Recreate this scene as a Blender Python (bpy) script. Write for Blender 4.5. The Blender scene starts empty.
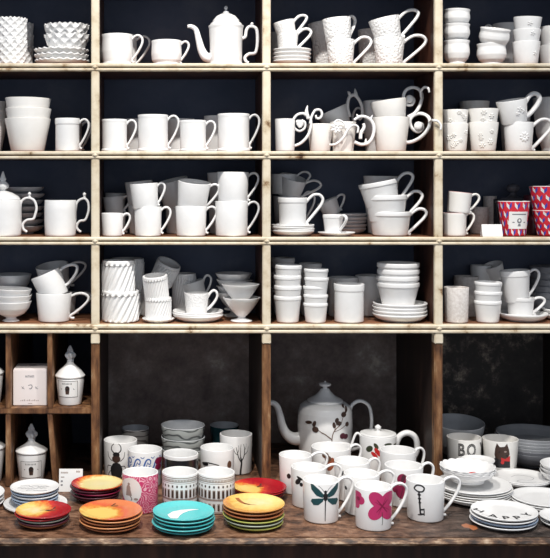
import bpy, bmesh, math, random
from mathutils import Vector, Matrix

PI = math.pi
random.seed(7)
SCN = bpy.context.scene
COL = SCN.collection

# ---------------------------------------------------------------- view
F = 1030.0            # focal length in pixels of a 550 px wide picture
S = 0.0023            # metres per pixel on the front of the cabinet
D = F * S             # camera distance from the cabinet front
CX, CY = 165.0, 180.0 # principal point (the photo is a shifted view)
EYE = 1.56

def PX(px, Y): return (px - CX) * (D + Y) / F
def PZ(py, Y): return EYE + (CY - py) * (D + Y) / F
def SC(Y): return (D + Y) / F

cam = bpy.data.cameras.new('camera')
cam.sensor_fit = 'HORIZONTAL'; cam.sensor_width = 36.0
cam.lens = 36.0 * F / 550.0
cam.shift_x = (275 - CX) / 550.0
cam.shift_y = -(279 - CY) / 550.0
camo = bpy.data.objects.new('camera', cam); COL.objects.link(camo)
camo.location = (0, -D, EYE); camo.rotation_euler = (PI / 2, 0, 0)
SCN.camera = camo

# ---------------------------------------------------------------- world, lights, exposure
wd = bpy.data.worlds.new('world'); SCN.world = wd; wd.use_nodes = True
bg = wd.node_tree.nodes['Background']
bg.inputs['Color'].default_value = (0.80, 0.88, 1.0, 1); bg.inputs['Strength'].default_value = 0.55

def spot(name, px, Y, Z, tpx, tz, power, col, size=.03, angle=100, blend=.6, ty=.02):
    l = bpy.data.lights.new(name, 'SPOT'); l.energy = power; l.color = col
    l.spot_size = math.radians(angle); l.spot_blend = blend; l.shadow_soft_size = size
    o = bpy.data.objects.new(name, l); COL.objects.link(o)
    o.location = (PX(px, 0), Y, Z)
    d = Vector((PX(tpx, 0), ty, tz)) - o.location
    o.rotation_euler = d.to_track_quat('-Z', 'Y').to_euler()
    return o
spot('ceiling_spot', 150, -1.0, 3.0, 150, 1.40, 128, (1, .965, .91), angle=75, blend=.9)
spot('ceiling_spot', 500, -1.0, 3.0, 430, 1.30, 84, (1, .965, .91), angle=75, blend=.9)
spot('counter_fill', 90, -1.45, 2.95, 130, .82, 75, (1, .95, .87), angle=36, blend=.8, ty=-.22)  # fill spots added only to brighten the counter
spot('counter_fill', 450, -1.45, 2.95, 490, .82, 48, (1, .96, .90), angle=36, blend=.8, ty=-.22)

vs = SCN.view_settings
vs.view_transform = 'Standard'; vs.look = 'None'; vs.exposure = 0.0; vs.gamma = 1.0
vs.use_curve_mapping = False

# ---------------------------------------------------------------- materials
M = {}
def mat(name, col, rough=.5, spec=.5, coat=0, metal=0):
    m = bpy.data.materials.new(name); m.use_nodes = True
    b = m.node_tree.nodes['Principled BSDF']
    b.inputs['Base Color'].default_value = (*col, 1); b.inputs['Roughness'].default_value = rough
    b.inputs['Specular IOR Level'].default_value = spec; b.inputs['Coat Weight'].default_value = coat
    b.inputs['Metallic'].default_value = metal
    M[name] = m
    return m
def N(m, t, **kw):
    n = m.node_tree.nodes.new(t)
    for k, v in kw.items():
        if k.startswith('i_'): n.inputs[k[2:].replace('_', ' ')].default_value = v
        else: setattr(n, k, v)
    return n
def L(m, a, ao, b, bi): m.node_tree.links.new(a.outputs[ao], b.inputs[bi])
def bsdf(m): return m.node_tree.nodes['Principled BSDF']
def coords(m, scale=(1, 1, 1), which='Object'):
    tc = N(m, 'ShaderNodeTexCoord'); mp = N(m, 'ShaderNodeMapping')
    mp.inputs['Scale'].default_value = scale
    L(m, tc, which, mp, 'Vector'); return mp
def ramp(m, stops, interp='LINEAR'):
    r = N(m, 'ShaderNodeValToRGB'); e = r.color_ramp.elements; r.color_ramp.interpolation = interp
    while len(e) < len(stops): e.new(.5)
    for i, (p, c) in enumerate(stops): e[i].position = p; e[i].color = (*c, 1)
    return r
def noisy(name, stops, scale=8, stretch=(1, 1, 1), rough=.6, detail=8, bump=0, spec=.4, dist=.01, nrough=.6):
    m = mat(name, stops[0][1], rough, spec); mp = coords(m, stretch)
    n = N(m, 'ShaderNodeTexNoise', i_Scale=scale, i_Detail=detail, i_Roughness=nrough); L(m, mp, 'Vector', n, 'Vector')
    r = ramp(m, stops); L(m, n, 'Fac', r, 'Fac'); L(m, r, 'Color', bsdf(m), 'Base Color')
    if bump:
        b = N(m, 'ShaderNodeBump', i_Strength=bump, i_Distance=dist); L(m, n, 'Fac', b, 'Height'); L(m, b, 'Normal', bsdf(m), 'Normal')
    return m

noisy('white', [(.3, (.80, .79, .78)), (.7, (.86, .855, .85))], 30, rough=.22, spec=.5)
noisy('cream', [(.3, (.80, .775, .735)), (.7, (.85, .83, .80))], 30, rough=.25, spec=.5)
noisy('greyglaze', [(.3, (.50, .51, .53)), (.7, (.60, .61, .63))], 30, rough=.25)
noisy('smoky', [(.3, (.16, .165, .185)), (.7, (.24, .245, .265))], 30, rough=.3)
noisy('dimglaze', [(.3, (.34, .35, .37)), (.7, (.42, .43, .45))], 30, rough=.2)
m = noisy('crackle', [(.35, (.60, .545, .51)), (.65, (.76, .72, .69))], 160, rough=.5, bump=.5, dist=.002)
def embossed(name, scale, strength, dist=.003, kind='voronoi'):
    m = mat(name, (.80, .79, .78), .3); mp = coords(m)
    v = N(m, 'ShaderNodeTexVoronoi', i_Scale=scale); L(m, mp, 'Vector', v, 'Vector')
    b = N(m, 'ShaderNodeBump', i_Strength=strength, i_Distance=dist, invert=True); L(m, v, 'Distance', b, 'Height')
    L(m, b, 'Normal', bsdf(m), 'Normal')
embossed('beaded', 230, .6, .002)
embossed('hobnail', 165, .8, .0026)
noisy('paint', [(.30, (.07, .03, .014)), (.34, (.30, .19, .10)), (.38, (.56, .46, .32)), (.5, (.69, .60, .455)), (.62, (.73, .65, .51)), (.8, (.60, .49, .33))], 24, rough=.4, bump=.15, dist=.002, detail=10)
noisy('oldpost', [(.30, (.022, .010, .006)), (.42, (.10, .042, .018)), (.55, (.20, .092, .038)), (.66, (.30, .165, .08)), (.76, (.55, .46, .33))], 20, (3, 3, .8), rough=.55, bump=.4, dist=.003, detail=10)
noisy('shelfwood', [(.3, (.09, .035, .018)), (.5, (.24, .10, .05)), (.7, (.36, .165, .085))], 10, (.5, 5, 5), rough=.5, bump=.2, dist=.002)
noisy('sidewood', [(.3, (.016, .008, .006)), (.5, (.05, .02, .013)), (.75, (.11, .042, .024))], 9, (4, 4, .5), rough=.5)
noisy('navy', [(.3, (.055, .070, .115)), (.55, (.08, .096, .145)), (.75, (.13, .145, .19))], 6, rough=.6, spec=.25)
noisy('umber', [(.32, (.12, .088, .082)), (.50, (.23, .18, .165)), (.60, (.32, .265, .24)), (.70, (.58, .52, .46))], 11, rough=.6, spec=.3, detail=15, nrough=.72)
m = noisy('sooty', [(.3, (.03, .027, .027)), (.50, (.06, .053, .05)), (.55, (.17, .14, .12)), (.62, (.55, .47, .37))], 9, rough=.65, spec=.3, detail=15, nrough=.78)
noisy('darkwood', [(.3, (.010, .006, .005)), (.55, (.026, .014, .011)), (.75, (.07, .035, .024))], 9, (4, 4, .7), rough=.55)
# worn counter, browner at one end and nearly black at the other
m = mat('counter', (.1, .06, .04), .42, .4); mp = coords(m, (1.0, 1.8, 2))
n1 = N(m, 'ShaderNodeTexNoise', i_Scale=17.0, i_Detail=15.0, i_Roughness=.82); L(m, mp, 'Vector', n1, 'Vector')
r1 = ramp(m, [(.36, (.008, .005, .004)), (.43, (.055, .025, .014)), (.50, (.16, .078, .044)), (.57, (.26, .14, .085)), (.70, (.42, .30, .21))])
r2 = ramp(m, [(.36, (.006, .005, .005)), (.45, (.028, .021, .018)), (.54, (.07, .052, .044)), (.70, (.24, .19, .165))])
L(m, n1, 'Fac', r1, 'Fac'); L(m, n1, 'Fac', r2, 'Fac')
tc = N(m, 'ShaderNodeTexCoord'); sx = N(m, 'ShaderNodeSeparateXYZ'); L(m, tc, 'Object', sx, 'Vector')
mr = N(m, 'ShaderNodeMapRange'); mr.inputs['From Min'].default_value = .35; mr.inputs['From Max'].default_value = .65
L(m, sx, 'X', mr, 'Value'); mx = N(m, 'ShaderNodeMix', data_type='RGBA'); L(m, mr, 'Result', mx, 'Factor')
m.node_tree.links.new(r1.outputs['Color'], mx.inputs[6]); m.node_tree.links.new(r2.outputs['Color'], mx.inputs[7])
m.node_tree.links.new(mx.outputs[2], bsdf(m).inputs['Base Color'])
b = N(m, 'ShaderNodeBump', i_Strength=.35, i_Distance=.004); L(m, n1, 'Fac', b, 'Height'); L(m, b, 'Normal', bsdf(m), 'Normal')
noisy('wornedge', [(.38, (.025, .012, .007)), (.48, (.09, .042, .022)), (.57, (.24, .14, .08)), (.70, (.60, .46, .33))], 30, (1, 3, 3), rough=.5, bump=.5, dist=.004)
noisy('floorboards', [(.3, (.09, .06, .04)), (.7, (.17, .12, .08))], 4, (1, 8, 1))
noisy('plaster', [(.3, (.5, .48, .45)), (.7, (.58, .56, .52))], 4)
for nm, c, r in (('ink', (.012, .012, .014), .4), ('greyink', (.22, .22, .24), .5), ('teal', (.012, .065, .075), .4), ('pink', (.56, .035, .15), .4),
                 ('darkpink', (.26, .012, .06), .4), ('brownink', (.13, .06, .035), .5), ('redink', (.55, .02, .02), .4), ('blueink', (.04, .13, .42), .4),
                 ('leafink', (.04, .05, .025), .4), ('taupe', (.33, .25, .22), .5), ('darkbrown', (.055, .028, .02), .5), ('card', (.86, .855, .84), .7),
                 ('boxpaper', (.86, .79, .775), .6), ('blackglaze', (.018, .019, .022), .2), ('petrol', (.015, .07, .085), .25), ('turq', (.10, .55, .56), .2),
                 ('turqdeep', (.05, .38, .40), .2), ('crownred', (.62, .018, .035), .35), ('crownblue', (.045, .06, .42), .35), ('paperwhite', (.8, .78, .76), .5),
                 ('robin', (.33, .09, .04), .5), ('glassgrey', (.05, .05, .06), .1), ('silver', (.55, .55, .57), .2), ('glitter', (.11, .11, .13), .15),
                 ('rosegold', (.55, .33, .33), .3), ('porcblue', (.36, .45, .58), .25), ('palegreen', (.34, .42, .27), .25), ('cherry', (.42, .02, .025), .25),
                 ('plumdark', (.09, .02, .035), .3), ('rust', (.38, .13, .05), .3), ('apricot', (.70, .30, .12), .3), ('lime', (.42, .45, .10), .3), ('mustard', (.62, .38, .10), .3),
                 ('sage', (.40, .44, .36), .3)):
    mat(nm, c, r)
M['silver'].node_tree.nodes['Principled BSDF'].inputs['Metallic'].default_value = 1

def fruit(name, stops, R, off=(0, 0), side=(0, 0), ns=75, namp=.75):
    """printed fruit skin: colour runs over the plate with a mottled edge"""
    m = mat(name, stops[0][1], .25, .5)
    tc = N(m, 'ShaderNodeTexCoord'); mp = N(m, 'ShaderNodeMapping')
    mp.inputs['Scale'].default_value = (1 / R, 1 / R, 0); mp.inputs['Location'].default_value = (-off[0], -off[1], 0)
    L(m, tc, 'Object', mp, 'Vector')
    ln = N(m, 'ShaderNodeVectorMath', operation='LENGTH'); L(m, mp, 'Vector', ln, 0)
    dt = N(m, 'ShaderNodeVectorMath', operation='DOT_PRODUCT'); L(m, mp, 'Vector', dt, 0); dt.inputs[1].default_value = (side[0], side[1], 0)
    nz = N(m, 'ShaderNodeTexNoise', i_Scale=ns, i_Detail=6.0, i_Roughness=.65); L(m, tc, 'Object', nz, 'Vector')
    a = N(m, 'ShaderNodeMath', operation='ADD'); L(m, ln, 'Value', a, 0); L(m, dt, 'Value', a, 1)
    sb = N(m, 'ShaderNodeMath', operation='MULTIPLY_ADD'); L(m, nz, 'Fac', sb, 0); sb.inputs[1].default_value = namp; L(m, a, 'Value', sb, 2)
    s2 = N(m, 'ShaderNodeMath', operation='SUBTRACT'); L(m, sb, 'Value', s2, 0); s2.inputs[1].default_value = namp / 2
    r = ramp(m, stops); L(m, s2, 'Value', r, 'Fac'); L(m, r, 'Color', bsdf(m), 'Base Color')
YEL, ORA, RED, DRED, CRM = (.80, .58, .16), (.72, .25, .05), (.60, .045, .03), (.36, .012, .02), (.82, .72, .42)
fruit('skin_red', [(.0, CRM), (.35, YEL), (.55, ORA), (.72, RED), (1, DRED)], .0685, (-.25, .1), (.35, -.15))
fruit('skin_orange', [(.0, YEL), (.40, YEL), (.58, ORA), (.78, (.68, .13, .06)), (1, (.66, .2, .08))], .069, (-.1, -.05), (.42, .25))
fruit('skin_yellow', [(.0, CRM), (.55, (.80, .62, .22)), (.85, (.74, .46, .12)), (1, (.6, .27, .07))], .069, (.2, .2), (0, -.1))
fruit('skin_half', [(.0, YEL), (.35, YEL), (.55, ORA), (.68, RED), (1, DRED)], .064, (-.35, -.1), (.30, .1))
fruit('skin_pie', [(.0, CRM), (.66, (.82, .70, .32)), (.80, ORA), (.90, RED), (1, DRED)], .064, (.1, .1), (-.05, -.0), 90, .45)

def pinkswirl():
    m = mat('pinkswirl', (.6, .1, .3), .3); mp = coords(m)
    v = N(m, 'ShaderNodeTexVoronoi', i_Scale=70.0); L(m, mp, 'Vector', v, 'Vector')
    s = N(m, 'ShaderNodeMath', operation='MULTIPLY'); L(m, v, 'Distance', s, 0); s.inputs[1].default_value = 24
    c = N(m, 'ShaderNodeMath', operation='SINE'); L(m, s, 'Value', c, 0)
    r = ramp(m, [(.0, (.55, .03, .13)), (.5, (.60, .06, .17)), (.75, (.82, .52, .57))]); L(m, c, 'Value', r, 'Fac'); L(m, r, 'Color', bsdf(m), 'Base Color')
pinkswirl()
def scales(name, c1, c2):
    m = mat(name, c1, .3); mp = coords(m, (1, 1, 1.5))
    w = N(m, 'ShaderNodeTexWave', bands_direction='Z', i_Scale=14.0, i_Distortion=9.0, i_Detail=1.0); w.inputs['Detail Scale'].default_value = 1.3; L(m, mp, 'Vector', w, 'Vector')
    r = ramp(m, [(.1, c2), (.22, c1)]); L(m, w, 'Fac', r, 'Fac'); L(m, r, 'Color', bsdf(m), 'Base Color')
scales('scalegrey', (.46, .48, .46), (.12, .13, .13))
scales('scaledim', (.33, .32, .31), (.10, .09, .09))

# ---------------------------------------------------------------- mesh helpers
def link(name, me, parent=None, loc=(0, 0, 0), rot=(0, 0, 0)):
    o = bpy.data.objects.new(name, me); COL.objects.link(o)
    if parent is not None: o.parent = parent
    o.location = loc; o.rotation_euler = rot
    return o
def tag(o, label, cat, group=None):
    o['label'] = label; o['category'] = cat
    if group: o['group'] = group
    return o
def thing(name, label, cat, loc, rot=(0, 0, 0), group=None):
    return tag(link(name, None, None, loc, rot), label, cat, group)
def finish(bm, name, mats, smooth=True):
    me = bpy.data.meshes.new(name); bm.to_mesh(me); bm.free()
    for x in mats: me.materials.append(M[x])
    if smooth:
        for p in me.polygons: p.use_smooth = True
    return me
def fillet(pts, r):
    out = [pts[0]]
    for i in range(1, len(pts) - 1):
        p, a, b = Vector(pts[i]), Vector(pts[i - 1]), Vector(pts[i + 1])
        d1, d2 = a - p, b - p
        k = min(r, d1.length * .4, d2.length * .4)
        if k < 1e-6: out.append(tuple(p)); continue
        q1, q2 = p + d1.normalized() * k, p + d2.normalized() * k
        for t in (0, .5, 1):
            out.append(tuple(q1 * (1 - t) ** 2 + p * 2 * t * (1 - t) + q2 * t * t))
    out.append(pts[-1]); return out
def dense(pts, step):
    out = [pts[0]]
    for a, b in zip(pts, pts[1:]):
        n = max(1, int(math.hypot(b[0] - a[0], b[1] - a[1]) / step))
        for k in range(1, n + 1): out.append((a[0] + (b[0] - a[0]) * k / n, a[1] + (b[1] - a[1]) * k / n))
    return out
def lathe(name, pts, mats=('white',), seg=40, fr=.0014, rmod=None, zmod=None, step=None, mf=None, smooth=True):
    pts = fillet(pts, fr) if fr else list(pts)
    if step: pts = dense(pts, step)
    zt = max(p[1] for p in pts); it = max(i for i, p in enumerate(pts) if p[1] > zt - 1e-7)
    bm = bmesh.new(); rings = []
    for i, (r, z) in enumerate(pts):
        if r < 1e-6: rings.append([bm.verts.new((0, 0, z))]); continue
        ring = []
        for k in range(seg):
            th = 2 * PI * k / seg; rr = r; zz = z
            if rmod: rr = r * rmod(th, z / zt, i <= it)
            if zmod: zz = z + zmod(th, z / zt)
            ring.append(bm.verts.new((rr * math.cos(th), rr * math.sin(th), zz)))
        rings.append(ring)
    for i in range(len(rings) - 1):
        a, b = rings[i], rings[i + 1]
        mi = mf(i <= it - 1, (pts[i][1] + pts[i + 1][1]) / 2 / zt) if mf else 0
        for k in range(seg):
            k2 = (k + 1) % seg
            if len(a) == 1 and len(b) == 1: continue
            if len(a) == 1: f = bm.faces.new((a[0], b[k2], b[k]))
            elif len(b) == 1: f = bm.faces.new((a[k], a[k2], b[0]))
            else: f = bm.faces.new((a[k], a[k2], b[k2], b[k]))
            f.material_index = mi
    bmesh.ops.recalc_face_normals(bm, faces=bm.faces)
    return finish(bm, name, mats, smooth)
def spline(pts, n=7):
    P = [Vector(p) for p in pts]; P = [P[0] * 2 - P[1]] + P + [P[-1] * 2 - P[-2]]; out = []
    for i in range(1, len(P) - 2):
        for k in range(n):
            t = k / n
            out.append(.5 * ((2 * P[i]) + (P[i + 1] - P[i - 1]) * t + (2 * P[i - 1] - 5 * P[i] + 4 * P[i + 1] - P[i + 2]) * t * t + (3 * P[i] - P[i - 1] - 3 * P[i + 1] + P[i + 2]) * t ** 3))
    out.append(P[-2]); return out
def sweep_bm(bm, path, rw, rt, ns=10):
    """sweep an ellipse (rw across Y, rt in the plane) along a path in the XZ plane"""
    n = len(path); rings = []
    f = lambda q, i: q if not isinstance(q, (list, tuple)) else (lambda x: q[int(x)] + (q[min(int(x) + 1, len(q) - 1)] - q[int(x)]) * (x - int(x)))(i / (n - 1) * (len(q) - 1))
    for i, p in enumerate(path):
        t = (path[min(i + 1, n - 1)] - path[max(i - 1, 0)]); t.y = 0
        if t.length < 1e-9: t = Vector((1, 0, 0))
        t.normalize(); nn = Vector((-t.z, 0, t.x)); a, b = f(rw, i), f(rt, i)
        rings.append([bm.verts.new(p + Vector((0, 1, 0)) * a * math.cos(2 * PI * k / ns) + nn * b * math.sin(2 * PI * k / ns)) for k in range(ns)])
    for a, b in zip(rings, rings[1:]):
        for k in range(ns): bm.faces.new((a[k], a[(k + 1) % ns], b[(k + 1) % ns], b[k]))
    bm.faces.new(rings[0]); bm.faces.new(rings[-1])
def sweep(name, pts, rw, rt=None, mats=('white',), ns=10, n=7):
    bm = bmesh.new(); sweep_bm(bm, spline([(p[0], p[2] if len(p) > 2 else 0, p[1]) for p in pts], n), rw, rt or rw, ns)
    bmesh.ops.recalc_face_normals(bm, faces=bm.faces); return finish(bm, name, mats)
def box_bm(bm, x0, x1, y0, y1, z0, z1, bev=0, mi=0):
    r = bmesh.ops.create_cube(bm, size=1); vs_ = r['verts']
    for v in vs_: v.co = Vector((x0 + (v.co.x + .5) * (x1 - x0), y0 + (v.co.y + .5) * (y1 - y0), z0 + (v.co.z + .5) * (z1 - z0)))
    fs = list({f for v in vs_ for f in v.link_faces})
    for f in fs: f.material_index = mi
    if bev: bmesh.ops.bevel(bm, geom=list({e for v in vs_ for e in v.link_edges}), offset=bev, segments=2, affect='EDGES', clamp_overlap=True)
def box(name, m_, x0, x1, y0, y1, z0, z1, bev=.001, parent=None):
    bm = bmesh.new(); box_bm(bm, x0, x1, y0, y1, z0, z1, bev)
    return link(name, finish(bm, name, (m_,), False), parent)
def prism_x(name, prof, x0, x1, m_, parent=None, smooth=False):
    bm = bmesh.new(); a = [bm.verts.new((x0, y, z)) for y, z in prof]; b = [bm.verts.new((x1, y, z)) for y, z in prof]; n = len(prof)
    for k in range(n): bm.faces.new((a[k], a[(k + 1) % n], b[(k + 1) % n], b[k]))
    bm.faces.new(a); bm.faces.new(b); bmesh.ops.recalc_face_normals(bm, faces=bm.faces)
    return link(name, finish(bm, name, (m_,), smooth), parent)
# ---- printed motifs: polygons (u right, v up, metres) laid on a surface
def ell(u, v, ru, rv, rot=0, n=18):
    c, s = math.cos(rot), math.sin(rot)
    return [(u + ru * math.cos(2 * PI * k / n) * c - rv * math.sin(2 * PI * k / n) * s, v + ru * math.cos(2 * PI * k / n) * s + rv * math.sin(2 * PI * k / n) * c) for k in range(n)]
def stroke(pts, w, w2=None, smooth=True):
    P = [Vector((p.x, p.y)) for p in spline([(q[0], q[1], 0) for q in pts], 5)] if smooth and len(pts) > 2 else [Vector(p) for p in pts]
    w2 = w if w2 is None else w2; Lf, Rt = [], []
    for i, p in enumerate(P):
        t = P[min(i + 1, len(P) - 1)] - P[max(i - 1, 0)]; t.normalize(); nn = Vector((-t.y, t.x)); ww = (w + (w2 - w) * i / (len(P) - 1)) / 2
        Lf.append(tuple(p + nn * ww)); Rt.append(tuple(p - nn * ww))
    return [('quad', Lf[i], Lf[i + 1], Rt[i + 1], Rt[i]) for i in range(len(P) - 1)]
def rect(u0, u1, v0, v1): return [(u0, v0), (u1, v0), (u1, v1), (u0, v1)]
def decal_mesh(name, items, mapf, mats, maxlen=.004):
    """items: (material index, layer, polygon or list of quads)"""
    bm = bmesh.new(); lay = {}
    for mi, layer, g in items:
        polys = [list(q[1:]) for q in g] if g and isinstance(g[0], tuple) and g[0] and g[0][0] == 'quad' else [g]
        for p in polys:
            vs_ = [bm.verts.new((a, b, layer)) for a, b in p]
            f = bm.faces.new(vs_); f.material_index = mi
    bmesh.ops.triangulate(bm, faces=bm.faces)
    for _ in range(4):
        es = [e for e in bm.edges if e.calc_length() > maxlen]
        if not es: break
        bmesh.ops.subdivide_edges(bm, edges=es, cuts=1); bmesh.ops.triangulate(bm, faces=bm.faces)
    for v in bm.verts: v.co = Vector(mapf(v.co.x, v.co.y, .00025 + .00015 * v.co.z))
    me = finish(bm, name, mats, True); return me
def cylmap(rfun, u0=0, v0=0):
    def f(u, v, e):
        r = rfun(v + v0); th = -PI / 2 + (u + u0) / max(r, .001); r += e
        return (r * math.cos(th), r * math.sin(th), v + v0)
    return f
def text_polys(body, size, bold=0):
    cu = bpy.data.curves.new('t', 'FONT'); cu.body = body; cu.size = size; cu.align_x = 'CENTER'; cu.offset = bold; cu.resolution_u = 3
    o = bpy.data.objects.new('t', cu); COL.objects.link(o); dg = bpy.context.evaluated_depsgraph_get()
    me = bpy.data.meshes.new_from_object(o.evaluated_get(dg)); vs_ = [(v.co.x, v.co.y) for v in me.vertices]
    out = [[vs_[i] for i in p.vertices] for p in me.polygons]
    bpy.data.objects.remove(o); bpy.data.curves.remove(cu); bpy.data.meshes.remove(me); return out
def blobs(name, items, mapf, m_='white', d=.0022):
    """raised relief: flattened pellets half sunk in a surface, one mesh"""
    bm = bmesh.new()
    for u, v, ru, rv, rot in items:
        r = bmesh.ops.create_icosphere(bm, subdivisions=2, radius=1)
        c, s = math.cos(rot), math.sin(rot)
        for q in r['verts']:
            x, y, z = q.co
            q.co = Vector(mapf(u + (x * ru * c - y * rv * s), v + (x * ru * s + y * rv * c), z * d))
    bmesh.ops.recalc_face_normals(bm, faces=bm.faces); return finish(bm, name, (m_,))
def flower(u, v, r, n=6): return [(u, v, r * .3, r * .3, 0)] + [(u + r * .62 * math.cos(2 * PI * k / n), v + r * .62 * math.sin(2 * PI * k / n), r * .42, r * .26, 2 * PI * k / n) for k in range(n)]
# ---------------------------------------------------------------- cabinet
SZ = {k: PZ(p, 0) for k, p in (('T', -23), ('A', 63.2), ('B', 151.2), ('C', 237.1), ('D', 324.5), ('Q', 408.8), ('K', 488))}
BACK = .40
UP = .205
X0, X1 = PX(-82, 0), PX(615, 0)
POSTS = [-77.5, 95.2, 266.7, 439, 610.5]
HW = 4.1 * S
def structure(o): o['kind'] = 'structure'; return o
structure(box('floor', 'floorboards', -2.2, 3.2, -3.6, .62, -.04, 0, 0))
structure(box('wall_back', 'plaster', -2.2, 3.2, .52, .62, 0, 3.4, 0))

cab = thing('display_cabinet', 'dark pigeonhole cabinet with cream painted shelf edges holding white crockery', 'cabinet', (0, 0, 0))
def cabpart(name, m_, *a, bev=.001, parent=None): return box(name, m_, *a, bev, parent or cab)
zT, zD, zK = SZ['T'] + .02, SZ['D'], SZ['K'] + .0004
# back boards: a blue-black one behind each upper bay, umber and sooty ones below
for i in range(4):
    a, b = PX(POSTS[i], 0) + HW, PX(POSTS[i + 1], 0) - HW
    cabpart('back_panel', 'navy', a - HW, b + HW, UP, UP + .012, zD - .019, zT)
    cabpart('back_panel', 'navy' if i == 0 else 'sooty' if i == 3 else 'umber', a - HW, b + HW, BACK, BACK + .015, zK, zD - .019)
bead = lambda z0, z1, y=0.0, d=.016: [(y + d, z0), (y + .004, z0), (y + .001, z0 + (z1 - z0) * .12), (y, z0 + (z1 - z0) * .3), (y, z0 + (z1 - z0) * .7), (y + .001, z0 + (z1 - z0) * .88), (y + .004, z1), (y + d, z1)]
for k in 'TABCD':
    z = SZ[k]; th = .0180 if k != 'D' else .0205
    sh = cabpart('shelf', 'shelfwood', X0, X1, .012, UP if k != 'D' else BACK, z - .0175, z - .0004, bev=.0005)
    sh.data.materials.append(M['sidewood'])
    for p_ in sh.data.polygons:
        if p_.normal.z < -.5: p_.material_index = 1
    prism_x('shelf_edge', bead(z - th * .47, z, -.003), X0, X1, 'paint', sh)
    prism_x('shelf_edge', bead(z - th, z - th * .60, -.002), X0, X1, 'paint', sh)
lv = ['T', 'A', 'B', 'C', 'D']
for i, p in enumerate(POSTS):
    x = PX(p, 0)
    for u, l in zip(lv, lv[1:]):
        dv = cabpart('divider', 'sidewood', x - HW + .001, x + HW - .001, .012, UP, SZ[l], SZ[u] - .0175, bev=.0005)
        z0, z1 = SZ[l], SZ[u] - .0182
        bm = bmesh.new(); pf = [(x - HW, .012), (x - HW, .003), (x - HW * .8, .0005), (x - HW * .45, 0), (x + HW * .45, 0), (x + HW * .8, .0005), (x + HW, .003), (x + HW, .012)]
        lo = [bm.verts.new((q[0], q[1], z0)) for q in pf]; hi = [bm.verts.new((q[0], q[1], z1)) for q in pf]
        for q in range(8): bm.faces.new((lo[q], lo[(q + 1) % 8], hi[(q + 1) % 8], hi[q]))
        bm.faces.new(lo); bm.faces.new(hi); bmesh.ops.recalc_face_normals(bm, faces=bm.faces)
        link('divider_edge', finish(bm, 'divider_edge', ('paint',), False), dv)
        jt = bmesh.new(); zc = SZ[l] - .0092; w = .0085
        r = bmesh.ops.create_cone(jt, cap_ends=True, segments=4, radius1=w, radius2=.002, depth=.006)
        bmesh.ops.rotate(jt, verts=jt.verts, cent=(0, 0, 0), matrix=Matrix.Rotation(PI / 2, 3, 'X')); bmesh.ops.translate(jt, verts=jt.verts, vec=(x, -.003, zc))
        link('corner_joint', finish(jt, 'corner_joint', ('paint',), False), dv)
    # lower posts: bare worn wood under a short painted stub
    pst = cabpart('post', 'oldpost', x - HW, x + HW, .002, .03, zK, zD - .0205, bev=.003)
    cabpart('divider', 'darkwood', x - HW + .001, x + HW - .001, .03, BACK, zK, zD - .019, bev=.0005)
    cabpart('post_cap', 'paint', x - HW - .0005, x + HW + .0005, 0, .028, zD - .024 - .021, zD - .0205, bev=.002, parent=pst)
    for dx in (-.55, .55): cabpart('bead', 'oldpost', x + dx * HW - .002, x + dx * HW + .002, .0005, .006, zK, PZ(438, 0), bev=.001, parent=pst)
# pigeonholes of the lower left bay
a, b = PX(POSTS[0], 0) + HW, PX(POSTS[1], 0) - HW
zq = SZ['Q']; qh = 5.6 * S
cabpart('cubby_shelf', 'oldpost', a, b, .004, BACK, zq - qh, zq, bev=.002)
for px in (-38.5, 7.7, 49.5):
    x = PX(px, 0); w = 2.5 * S
    cabpart('cubby_divider', 'oldpost', x - w, x + w, .005, BACK, zq, zD - .019, bev=.0015)
    o = cabpart('cubby_divider', 'oldpost', -w, w, .005, BACK, zK - zq + qh + .0006, 0, bev=.0015)
    o.location = (x, 0, zq - qh)
    if px > 40:
        for v in o.data.vertices: v.co.x += (-v.co.z) * .075   # the last slat leans
cabpart('side_panel', 'sidewood', X0 - .02, X0, .01, BACK + .015, zK, zT)
cabpart('side_panel', 'sidewood', X1, X1 + .02, .01, BACK + .015, zK, zT)

ctr = thing('shop_counter', 'worn dark wooden counter with a pale rubbed front edge below the cabinet', 'counter', (0, 0, 0))
YF = -.338; zK = SZ['K']
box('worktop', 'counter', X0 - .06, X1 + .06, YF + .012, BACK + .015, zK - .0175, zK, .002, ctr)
prism_x('front_edge', [(YF + .014, zK - .002), (YF + .008, zK - .001), (YF + .003, zK - .005), (YF, zK - .009), (YF + .002, zK - .014), (YF + .014, zK - .017)], X0 - .06, X1 + .06, 'wornedge', ctr)
_pt = lambda x, y: (PX(x, D * 308 / (y - 180) - D), D * 308 / (y - 180) - D)
link('paint_stain', decal_mesh('paint_stain', [(0, 0, [_pt(*p) for p in ((461, 525), (466, 523.5), (470, 525), (476, 526), (478, 529), (473, 530.5), (469, 528), (464, 527.5))])], lambda u, v, e: (u, v, zK + e), ('rust',)), ctr)['label'] = 'rusty red paint stain'
box('base_cabinet', 'sidewood', X0 - .03, X1 + .03, YF + .05, BACK, 0, zK - .018, .003, ctr)
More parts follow.
